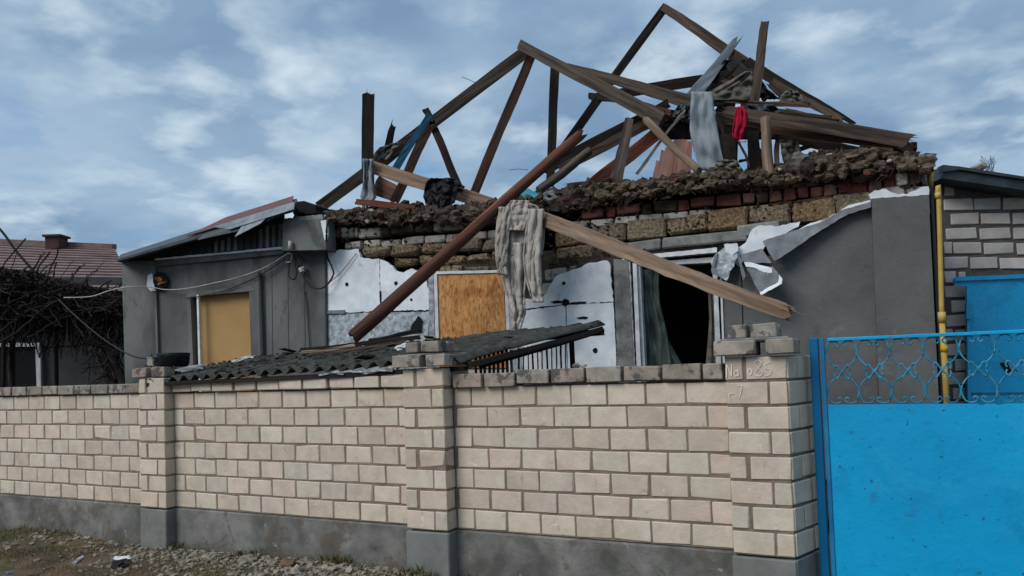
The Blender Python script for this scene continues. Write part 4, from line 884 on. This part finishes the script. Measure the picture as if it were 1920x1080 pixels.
# debris on the slate
for i, (a, b, w, m, lab) in enumerate([((560, 657, .7), (790, 632, .9), 7, 'wd_dark', 'black lath lying on the slate roof under the leaning log'), ((562, 662, .5), (668, 648, .7), 5, 'wd_light', 'pale lath lying on the middle of the slate roof'),
        ((640, 660, .45), (705, 650, .5), 4, 'pink', 'pinkish lath end on the slate roof'), ((690, 640, .9), (790, 620, 1.1), 8, 'wd_dark', 'black charred strip on the slate roof near the pillar top'), ((575, 668, .4), (760, 640, .5), 4, 'wd_brown', 'brown lath across the slate roof'),
        ((570, 655, .9), (640, 650, .9), 6, 'wd_red', 'reddish board at the back of the slate roof'), ((315, 700, .25), (382, 686, .35), 8, 'white', 'white plastic strip lying at the left end of the slate roof'), ((432, 678, .6), (478, 667, .7), 4, 'white', 'thin white strip on the slate roof below the tan window'),
        ((460, 692, .15), (500, 672, .3), 5, 'slate', 'broken slate shard upright on the slate roof'), ((745, 690, .1), (795, 668, .5), 4, 'wd_brown', 'short lath tucked behind the middle pillar')]):
    beam('lath', m, a[0], a[1], a[2], b[0], b[1], b[2], w, t=.03, P=onY, label=lab, cat='lath', jag=.03, nseg=5)
for i in range(16):
    u, v = (U(.15, .95), U(.75, 1.0)) if i % 2 else (U(.05, .95), U(.1, .8)); p = FL.lerp(FR, u).lerp(BLc.lerp(BRc, u), v)+Vector((0, 0, .04)); q = U(.06, .16)
    a_ = U(0, 6.28); e1 = Vector((math.cos(a_), math.sin(a_), U(-.15, .25)))*q; e2 = Vector((-math.sin(a_), math.cos(a_), U(0, .3)))*q*U(.5, 1)
    quadslab('slate_shard', 'slate', lean, [p, p+e1, p+e1*.8+e2, p+e2*.9-e1*.1], .009)
pts, sz = [], []
for i in range(420):
    u, v = R(), R()**.8; p = FL.lerp(FR, u).lerp(BLc.lerp(BRc, u), v); pts.append((p.x, p.y, p.z+.03)); sz.append(U(.008, .03))
tag(lumps('roof_litter', 'slate', pts, sz, None, seed=11), 'small slate chips and dirt scattered on the lean-to roof', 'litter', None, 'stuff')
tg(lumps('crumpled_can', 'white', [onY(755, 650, .3)[:]], [.045], None, seed=13, subdiv=2), 'crumpled white scrap on the slate roof beside the middle pillar', 'scrap')
# slatted screen and bars under the lean-to
scr = thing('slat_screen', 'rusty brown slatted screen under the lean-to edge', 'screen', onY(925, 760, .6)-Vector((0, 0, 1)))
for i in range(9):
    x = 892+i*8.3; wbeam('slat', 'wd_light' if i % 3 else 'wd_red', scr, onY(x, 655, .7), onY(x+2, 760, .7), .022, .012)
brs = thing('bar_grille', 'black thin bar grille standing before the white insulation', 'grille', onY(1010, 760, 1.5)-Vector((0, 0, .8)))
for i in range(11):
    x = 972+i*8.8; wbeam('bar', 'black', brs, onY(x, 652-i*1.7, 1.55), onY(x+3, 760, 1.55), .010 if i % 3 else .016, .01)
# pot on left pillar
bmx = [(0.0, .0), (.115, .0), (.135, .03), (.14, .10), (.145, .125), (.13, .13), (.12, .10), (.11, .03), (0, .03)]
vs, fs = [], []; kk = 20
for r_, z_ in bmx:
    for i in range(kk): a = 6.2832*i/kk; vs.append(Vector((r_*math.cos(a), r_*math.sin(a), z_)))
for j in range(len(bmx)-1):
    for i in range(kk): a = j*kk+i; b = j*kk+(i+1) % kk; fs.append((a, b, b+kk, a+kk))
pc = onY(326, 688, .08); tg(link('basin', mesh('basin', vs, fs, True), 'plastic', None, Matrix.Translation(pc)), 'black round basin standing at the left end of the slate roof', 'basin')
hk = thing('iron_hook', 'thin black iron bracket on top of the left pillar', 'bracket', Vector((2.25, 0, Z0+.2)))
tube('rod', 'wire', hk, [onY(284, 664, -.02), onY(284, 700, -.02)], .009); tube('rod', 'wire', hk, [onY(271, 686, -.02), onY(308, 681, -.02)], .007)

# ------------------------------------------------------------------ CABLES
def cable(lab, m, r, pts, P=Fp, name='cable'):
    q = smoothpts([P(*p) for p in pts], 8); return tg(tube(name, m, None, q, r, 6), lab, 'cable')
cable('long white cable sagging across the left wing past the torn hole', 'wwire', .007, [(120, 558, -.4), (170, 556, -.35), (205, 545, -.3), (240, 538, -.25), (280, 538, -.1), (310, 543, -.09), (350, 541, -.08), (400, 531, -.08), (450, 519, -.08), (500, 500, -.08), (535, 478, -.08), (546, 476, -.1), (545, 490, -.1), (536, 492, -.1)])
cable('thin black cable below the white one on the left wing', 'wire', .006, [(350, 560, -.08), (420, 545, -.07), (480, 520, -.07), (535, 485, -.07)])
cable('black cable loop hanging from the grey eave box to the white panel', 'wire', .011, [(550, 478, -.06), (560, 500, -.08), (575, 530, -.1), (595, 541, -.1), (612, 535, -.08), (625, 515, -.07), (622, 500, -.07), (614, 480, -.07), (612, 440, -.24), (614, 420, -.22), (620, 400, -.05)])
cable('short black cable coil under the grey eave box', 'wire', .010, [(545, 480, -.06), (541, 505, -.1), (543, 520, -.12), (552, 523, -.12), (556, 510, -.1), (552, 490, -.08), (562, 480, -.08), (571, 492, -.08)])
cable('thin wire slanting over the white insulation', 'wire', .004, [(668, 475, -.02), (640, 510, -.03), (615, 532, -.03)])
cable('thick dark cable crossing the top left corner of the neighbouring roof', 'wire', .018, [(-60, 370, 11), (0, 430, 11), (30, 470, 11), (65, 510, 11), (90, 535, 11)], P=onD)
cable('black cable running low from the pergola to the left pillar', 'wire', .008, [(110, 562, 9), (150, 600, 8.6), (200, 640, 8.2), (250, 668, 7.4), (300, 675, 6.9), (330, 690, 6.7)], P=onD)
jb = tg(lumps('junction_box', 'white', [Fp(566, 505, -.07)[:]], [.035], None, seed=3, subdiv=2, flat=1), 'small white junction box among the cables under the eave box', 'junction box')
tg(tube('pipe_stub', 'wwire', None, [Fp(544, 468, -.26), Fp(544, 452, -.26)], .022, 10), 'short white pipe stub on the corner of the grey eave box', 'pipe')
cable('thin vertical black cable on the grey wall left of the insulation', 'wire', .005, [(572, 545, -.02), (577, 590, -.02), (581, 660, -.02)])
cable('thin dark twig sticking out of the left rafter', 'wire', .004, [(866, 144, 1.6), (880, 150, 1.6), (892, 155, 1.6)])
cable('fine wire strands beside the leaning log', 'wire', .003, [(955, 319, .6), (970, 317, .6), (990, 318, .6)])

# ------------------------------------------------------------------ RIGHT: brick outbuilding, blue gate leaf, gas pipe
XR = RT.copy(); XR.z = 0; XR.normalize(); FN = Vector((-XR.y, XR.x, 0)); AR = math.atan2(XR.y, XR.x)
O2 = onD(1770, 660, 7.7); O2.z = 0
def Rp(x, y, n=0): d = ray(x, y); return CAM + d*(((O2-CAM).dot(FN)+n)/d.dot(FN))
def rpanel(name, m, parent, px, n0, n1, jag=0): return ngon_prism(name, m, parent, [Rp(x, y, n0) for x, y in px], FN*(n1-n0), jag)
ob = thing('brick_outbuilding', 'pale grey brick outbuilding with dark sloping metal roof edge', 'outbuilding', O2, rz=AR)
wl = rpanel('wall', 'gmortar', ob, [(1748, 760), (1744, 334), (1775, 334), (1920, 357), (2200, 400), (2200, 760)], .02, .3, .0)
for r in range(16):
    y0 = 358+r*27.2
    hgt = .142
    x = 1775 + (0 if r % 2 else -38) - (r % 3)*4
    while x < 2010:
        w = 61*U(.88, 1.05); xa, xb = max(x, 1772), x+w-U(2, 8)
        yc = y0-2+(xa-1770)*(-.030+ r*.009); top = 345+(xa-1770)*.165
        if xb-xa > 12 and yc-14 > top-6 and not (yc > 515 and xa > 1812):
            if yc > 515: xb = min(xb, 1812)
            if xb-xa > 10:
                p = Rp((xa+xb)/2, yc, 0); wm = (xb-xa)/ppm(p)
                hh_ = min(hgt-.018, (yc+12-top)/ppm(p))
                me = brick_mesh(round(wm, 2), .10, round(hh_, 2), 'block', .006, .004, 5)
                link('brick', me, None, wl, Matrix.Translation(p+FN*.055) @ Matrix.Rotation(AR, 4, 'Z'))
        x += w
rr = ngon_prism('roof', 'dkmetal', ob, [Rp(1766, 334, -.25), Rp(1772, 309, -.25), Rp(1925, 334, -.25), Rp(2200, 380, -.25), Rp(2200, 404, -.25), Rp(1925, 357, -.25)], FN*3.5)
rpanel('roof_lip', 'dkmetal', rr, [(1760, 330), (1762, 312), (1768, 309), (1800, 312), (1960, 337), (1960, 342), (1800, 318), (1768, 322)], -.28, -.24)
lumps('mortar_lump', 'white_brick', [Rp(1838, 313, .4)[:], Rp(1830, 315, .5)[:]], [.07, .05], rr, flat=1)
rl = thing('sheet_gate_leaf', 'bright blue sheet metal door standing behind the street gate', 'gate', Rp(1815, 760, -.2)-Vector((0, 0, 1)), rz=AR)
rpanel('sheet_panel', 'gate', rl, [(1814, 800), (1814, 540), (1816, 538), (1790, 536), (1787, 524), (1793, 520), (2000, 512), (2200, 505), (2200, 800)], -.10, -.09)
rpanel('frame_bar', 'gate', rl, [(1790, 527), (1793, 519), (2200, 504), (2200, 510)], -.13, -.10)
rpanel('frame_bar', 'gate', rl, [(1815, 800), (1813, 536), (1818, 536), (1821, 800)], -.13, -.10)
rpanel('hinge', 'gate', rl, [(1812, 598), (1812, 570), (1824, 570), (1824, 598)], -.16, -.13)
rpanel('handle_slot', 'black', rl, [(1876, 682), (1879, 679), (1890, 681), (1898, 698), (1896, 704), (1886, 696)], -.112, -.099)
for x, y in ((1835, 740), (1920, 738)): rpanel('frame_bar', 'gateframe', rl, [(1822, 739), (1822, 736), (2200, 732), (2200, 735)], -.112, -.101) if x == 1835 else None
gp = thing('gas_pipe', 'yellow gas pipe running up the house corner', 'pipe', onD(1765, 760, 6.35)-Vector((0, 0, 1)))
tube('pipe_section', 'yellow', gp, smoothpts([onD(x, y, 6.35) for x, y in [(1758, 362), (1760, 366), (1766, 600)]], 6), .020, 12)
tube('pipe_section', 'yellow', gp, [onD(1766, 600, 6.35), onD(1772, 700, 6.35), onD(1777, 800, 6.35)], .024, 12)
tube('coupling', 'yellow', gp, [onD(1765.5, 585, 6.35), onD(1766.5, 605, 6.35)], .031, 12)
tube('coupling', 'yellow', gp, [onD(1770, 648, 6.35), onD(1770.5, 660, 6.35)], .030, 12)
tube('pipe_section', 'yellow', gp, [onD(1745, 318, 6.7), onD(1745, 350, 6.7)], .022, 12)
tube('coupling', 'yellow', gp, [onD(1758, 361, 6.35), onD(1759, 372, 6.35)], .024, 12)
for sx in (1748, 1752): pass
dr = tg(tube('drain_pipe', 'wire', None, [onD(1756, 350, 6.55), onD(1775, 800, 6.55)], .028, 8), 'dark downpipe in the corner behind the yellow gas pipe', 'pipe')
# dry weeds above outbuilding roof
wv, wf = [], []
for i in range(14):
    b = Rp(U(1848, 1866), 322, 1.0); add(wv, wf, smoothpts([b, b+Vector((U(-.03, .03), 0, .08)), b+Vector((U(-.08, .08), 0, U(.12, .2)))], 3), .0025)
tag(link('dry_weeds', mesh('dry_weeds', wv, wf), 'vine'), 'dry weeds growing beyond the dark metal roof edge', 'weeds', None, 'stuff')

# ------------------------------------------------------------------ LEFT: neighbouring house, vine pergola
nh = thing('neighbour_house', 'dark neighbouring house with pinkish tiled roof behind bare vines', 'house', onD(60, 720, 14), rz=AR)
def npan(name, m, parent, px, d0, th, jag=0): return ngon_prism(name, m, parent, [onD(x, y, d0) for x, y in px], FN*th, jag)
npan('wall', 'nwall', nh, [(-400, 900), (-400, 520), (270, 520), (270, 900)], 14, .3)
# roof: rows of tiles as overlapping strips
vsr = []
rT = [onD(-250, 447, 17.5), onD(215, 468, 17.5)]; rB = [onD(-250, 560, 13.3), onD(260, 556, 13.3)]
roof = quadslab('roof', 'tile', nh, [rB[0], rB[1], rT[1], rT[0]], .08)
nrow = 17
for i in range(nrow):
    t0, t1 = i/nrow, (i+1.15)/nrow
    a, b = rB[0].lerp(rT[0], t0), rB[1].lerp(rT[1], t0); c_, d_ = rB[1].lerp(rT[1], min(t1, 1)), rB[0].lerp(rT[0], min(t1, 1))
    upv = Vector((0, 0, .055)); lo_ = Vector((0, 0, .02))
    quadslab('tile_row', 'tile', roof, [a+upv, b+upv, c_+lo_, d_+lo_], .02)
wbeam('ridge_cap', 'tile', roof, rT[0]+Vector((0, 0, .06)), rT[1]+Vector((0, 0, .06)), .14, .2)
ch = box('chimney', 'chim', roof, onD(106, 456, 17.2), (.34, .34, .3), AR, ch=.01); 
box('chimney_cap', 'chim', roof, onD(106, 444, 17.2), (.42, .42, .05), AR)
nw = npan('window', 'black', nh, [(-80, 760), (-80, 650), (66, 650), (70, 760)], 13.96, .02)
for q in ([(-80, 650), (-80, 643), (75, 643), (75, 650)], [(66, 650.3), (75, 650.3), (77, 760), (70, 760)]): npan('frame_bar', 'white', nw, q, 13.9, .05)
perg = thing('pergola', 'metal pergola frame carrying bare vines beside the left neighbour', 'pergola', onD(105, 760, 11))
def ptube(a, b, r): tube('pole', 'vine', perg, [onD(*a), onD(*b)], r, 8)
ptube((104, 540, 11), (107, 800, 11), .03); ptube((217, 545, 10.4), (221, 800, 10.4), .028); ptube((24, 560, 12), (22, 800, 12), .045); ptube((8, 560, 10.6), (6, 800, 10.6), .03)
ptube((-60, 545, 11), (230, 560, 10.4), .03); ptube((-60, 600, 12.5), (230, 600, 12), .02); ptube((80, 652, 11.5), (232, 644, 10.8), .012); ptube((215, 625, 10.4), (234, 624, 10.3), .015)
tv = thing('grapevine', 'tangled bare black grapevine sprawling over the pergola', 'vine', onD(60, 760, 11.3))
def vpath(px, py, d, steps, step, dirv, drift):
    P = [onD(px, py, d)]; v = Vector(dirv)
    for _ in range(steps):
        v = (v + Vector((U(-1, 1), U(-1, 1), U(-1, 1)))*drift).normalized(); P.append(P[-1]+v*step)
    return P
for a in ([(20, 800, 11.3), (24, 740, 11.3), (20, 680, 11.3), (28, 620, 11.2), (24, 560, 11.2)], [(234, 730, 10.2), (220, 690, 10.3), (205, 650, 10.4), (160, 610, 10.6), (120, 575, 10.8)], [(212, 800, 10.4), (215, 700, 10.4), (205, 640, 10.5), (195, 600, 10.6)]):
    tube('trunk', 'vine', tv, smoothpts([onD(*p) for p in a], 6), .055, 7, .03)
vv, ff = [], []
for i in range(1500):
    px = U(-60, 232); top = np.interp(px, [-60, 0, 60, 130, 232], [524, 528, 532, 552, 566]); bot = np.interp(px, [-60, 60, 232], [600, 590, 600]); py = U(top, bot)
    d = U(10.2, 12.0); P = vpath(px, py, d, 7, U(.04, .12), (U(-1, 1), U(-.5, .5), U(-.35, .1)), .30)
    add(vv, ff, P, U(.004, .014))
for i in range(420):
    px = U(-60, 230); P = vpath(px, U(560, 610), U(10.2, 12), 5, U(.04, .13), (U(-.3, .3), 0, -1), .25); add(vv, ff, P, U(.003, .007))
for i in range(150):
    px = U(170, 228); P = vpath(px, U(590, 690), U(10.2, 10.6), 6, .07, (U(-1, 1), 0, U(-1, .6)), .5); add(vv, ff, P, U(.004, .010))
o = link('twigs', mesh('twigs', vv, ff), 'vine', tv, Matrix.Translation((0, 0, 0))); o['kind'] = 'stuff'
# dried leaves mass
lv, lf = [], []
for i in range(15000):
    px = U(-60, 232); top = np.interp(px, [-60, 0, 60, 130, 232], [498, 503, 510, 530, 550]); py = U(top, top+U(30, 80)+6*math.sin(px*.2)); p = onD(px, py, U(10.2, 12.2)); s = U(.015, .045)
    a = Vector((U(-1, 1), U(-1, 1), U(-1, 1))).normalized(); b = a.cross(Vector((U(-1, 1), U(-1, 1), U(-1, 1)))).normalized(); k = len(lv)
    lv += [p-a*s, p-b*s*.6, p+a*s, p+b*s*.6]; lf.append((k, k+1, k+2, k+3))
o = link('dry_leaves', mesh('dry_leaves', lv, lf), 'vine', tv, Matrix.Translation((0, 0, 0))); o['kind'] = 'stuff'

# ------------------------------------------------------------------ GROUND COVER
def gp_(x, y): return Vector((x, y, gz(x, y)))
gv, gf = [], []
for i in range(26000):
    x = U(-1.5, 6.2); y = -.03-abs(random.gauss(0, 1.0)) if R() < .6 else U(-3.2, -.03)
    if y < -3.2: continue
    if noise.noise(Vector((x*1.6, y*2.4, 5))) < -.05+U(-.15, .25): continue
    p = gp_(x, y); h_ = U(.012, .05)*(1.6 if y > -.12 else 1); a = U(0, 6.28); w_ = U(.0015, .0035)
    dxy = Vector((math.cos(a), math.sin(a), 0)); ln_ = Vector((U(-.7, .7), U(-.7, .7), 0))*h_; k = len(gv)
    gv += [p-dxy*w_, p+dxy*w_, p+ln_+Vector((0, 0, h_))]; gf.append((k, k+1, k+2))
tag(link('grass', mesh('grass', gv, gf), 'grass'), 'sparse olive and straw coloured grass on the verge below the wall', 'grass', None, 'stuff')
pts, sz = [], []
for i in range(5200):
    x = U(.6, 6.6); wgt = math.exp(-((x-3.9)/1.35)**2); 
    if R() > wgt+.16: continue
    y = -.06-abs(random.gauss(0, .28+.12*wgt)); p = gp_(x, y); s = U(.004, .014) if R() < .7 else U(.012, .030)
    pts.append((p.x, p.y, p.z+s*.3)); sz.append(s)
tag(lumps('rubble_strip', 'stone', pts, sz, None, seed=9), 'broken stone and mortar rubble along the foot of the wall', 'rubble', None, 'stuff')
pts = []; sz = []
for i in range(2600):
    x = U(-1.5, 6.5); y = U(-3.4, -.1); p = gp_(x, y); s = U(.002, .006 if x < 2 else .009); pts.append((p.x, p.y, p.z+s*.3)); sz.append(s)
tag(lumps('gravel', 'stone', pts, sz, None, seed=19), 'fine pale gravel specks scattered over the verge', 'gravel', None, 'stuff')
big_st = [(3.05, -.22, .04, 'pale angular stone near the left pillar foot'), (3.6, -.30, .045, 'flat grey stone in the rubble strip, left of its middle'), (4.25, -.42, .05, 'large pale stone in the rubble below the middle panel'), (4.6, -.22, .045, 'whitish stone just left of the middle pillar foot'), (4.0, -.25, .05, 'reddish brick fragment in the rubble strip')]
for i, (x, y, s, lab) in enumerate(big_st):
    tag(lumps('stone', 'rubble2' if 'reddish' in lab else 'stone', [(x, y, gz(x, y)+s*.3)], [s], None, seed=40+i, subdiv=2, flat=.9), lab, 'stone')
c = onZ(222, 1055, .0); tg(lumps('black_scrap', 'plastic', [(c.x, c.y, gz(c.x, c.y)+.02), (c.x+.07, c.y, gz(c.x, c.y)+.015)], [.06, .04], None, seed=3, subdiv=2, flat=.4), 'crumpled black scrap lying on the grass in front of the left pillar', 'scrap')
def gz_(x, y, h=.012): q = onZ(x, y, 0); return Vector((q.x, q.y, gz(q.x, q.y)+h))
for (a, b, w, m, lab) in [((212, 1046), (246, 1049), .028, 'foam', 'white foam strip on top of the black scrap'), ((52, 1073), (100, 1060), .016, 'wd_light', 'pale stick lying on the ground at the lower left'), ((136, 1048), (156, 1039), .022, 'foam', 'small white stick left of the black scrap'), ((5, 1068), (30, 1064), .02, 'zinc', 'grey stick at the lower left edge')]:
    p0, p1 = gz_(*a, .03 if 'foam strip' in lab else .012), gz_(*b, .04 if 'foam strip' in lab else .02)
    o = wbeam('stick', m, None, p0, p1, w, .012, rough=.003, jag=.02); tag(o, lab, 'stick')
# weeds at the feet of the pillars
wv, wf = [], []
for cx_, cy_, k_, hh_ in ((5.2, -.16, 70, .10), (5.46, -.03, 60, .08), (4.35, -.05, 80, .10), (2.45, -.04, 50, .07), (3.4, -.05, 60, .07)):
    for i in range(k_):
        p = gp_(cx_+U(-.14, .14), min(-.02, cy_+U(-.06, .03))); tip = p+Vector((U(-.05, .05), U(-.05, .02), U(.4, 1)*hh_)); w_ = U(.002, .006); k = len(wv)
        dd = Vector((U(-1, 1), U(-1, 1), 0)).normalized()*w_; mid = p.lerp(tip, .5)+Vector((U(-.01, .01), U(-.01, .01), .01))
        wv += [p-dd, p+dd, mid+dd, mid-dd, tip]; wf += [(k, k+1, k+2, k+3), (k+3, k+2, k+4)]
tag(link('weeds', mesh('weeds', wv, wf), 'grass'), 'small green weeds growing against the plinth', 'weeds', None, 'stuff')
print('bricks in garden wall', NB[0], 'objects', len(bpy.data.objects))
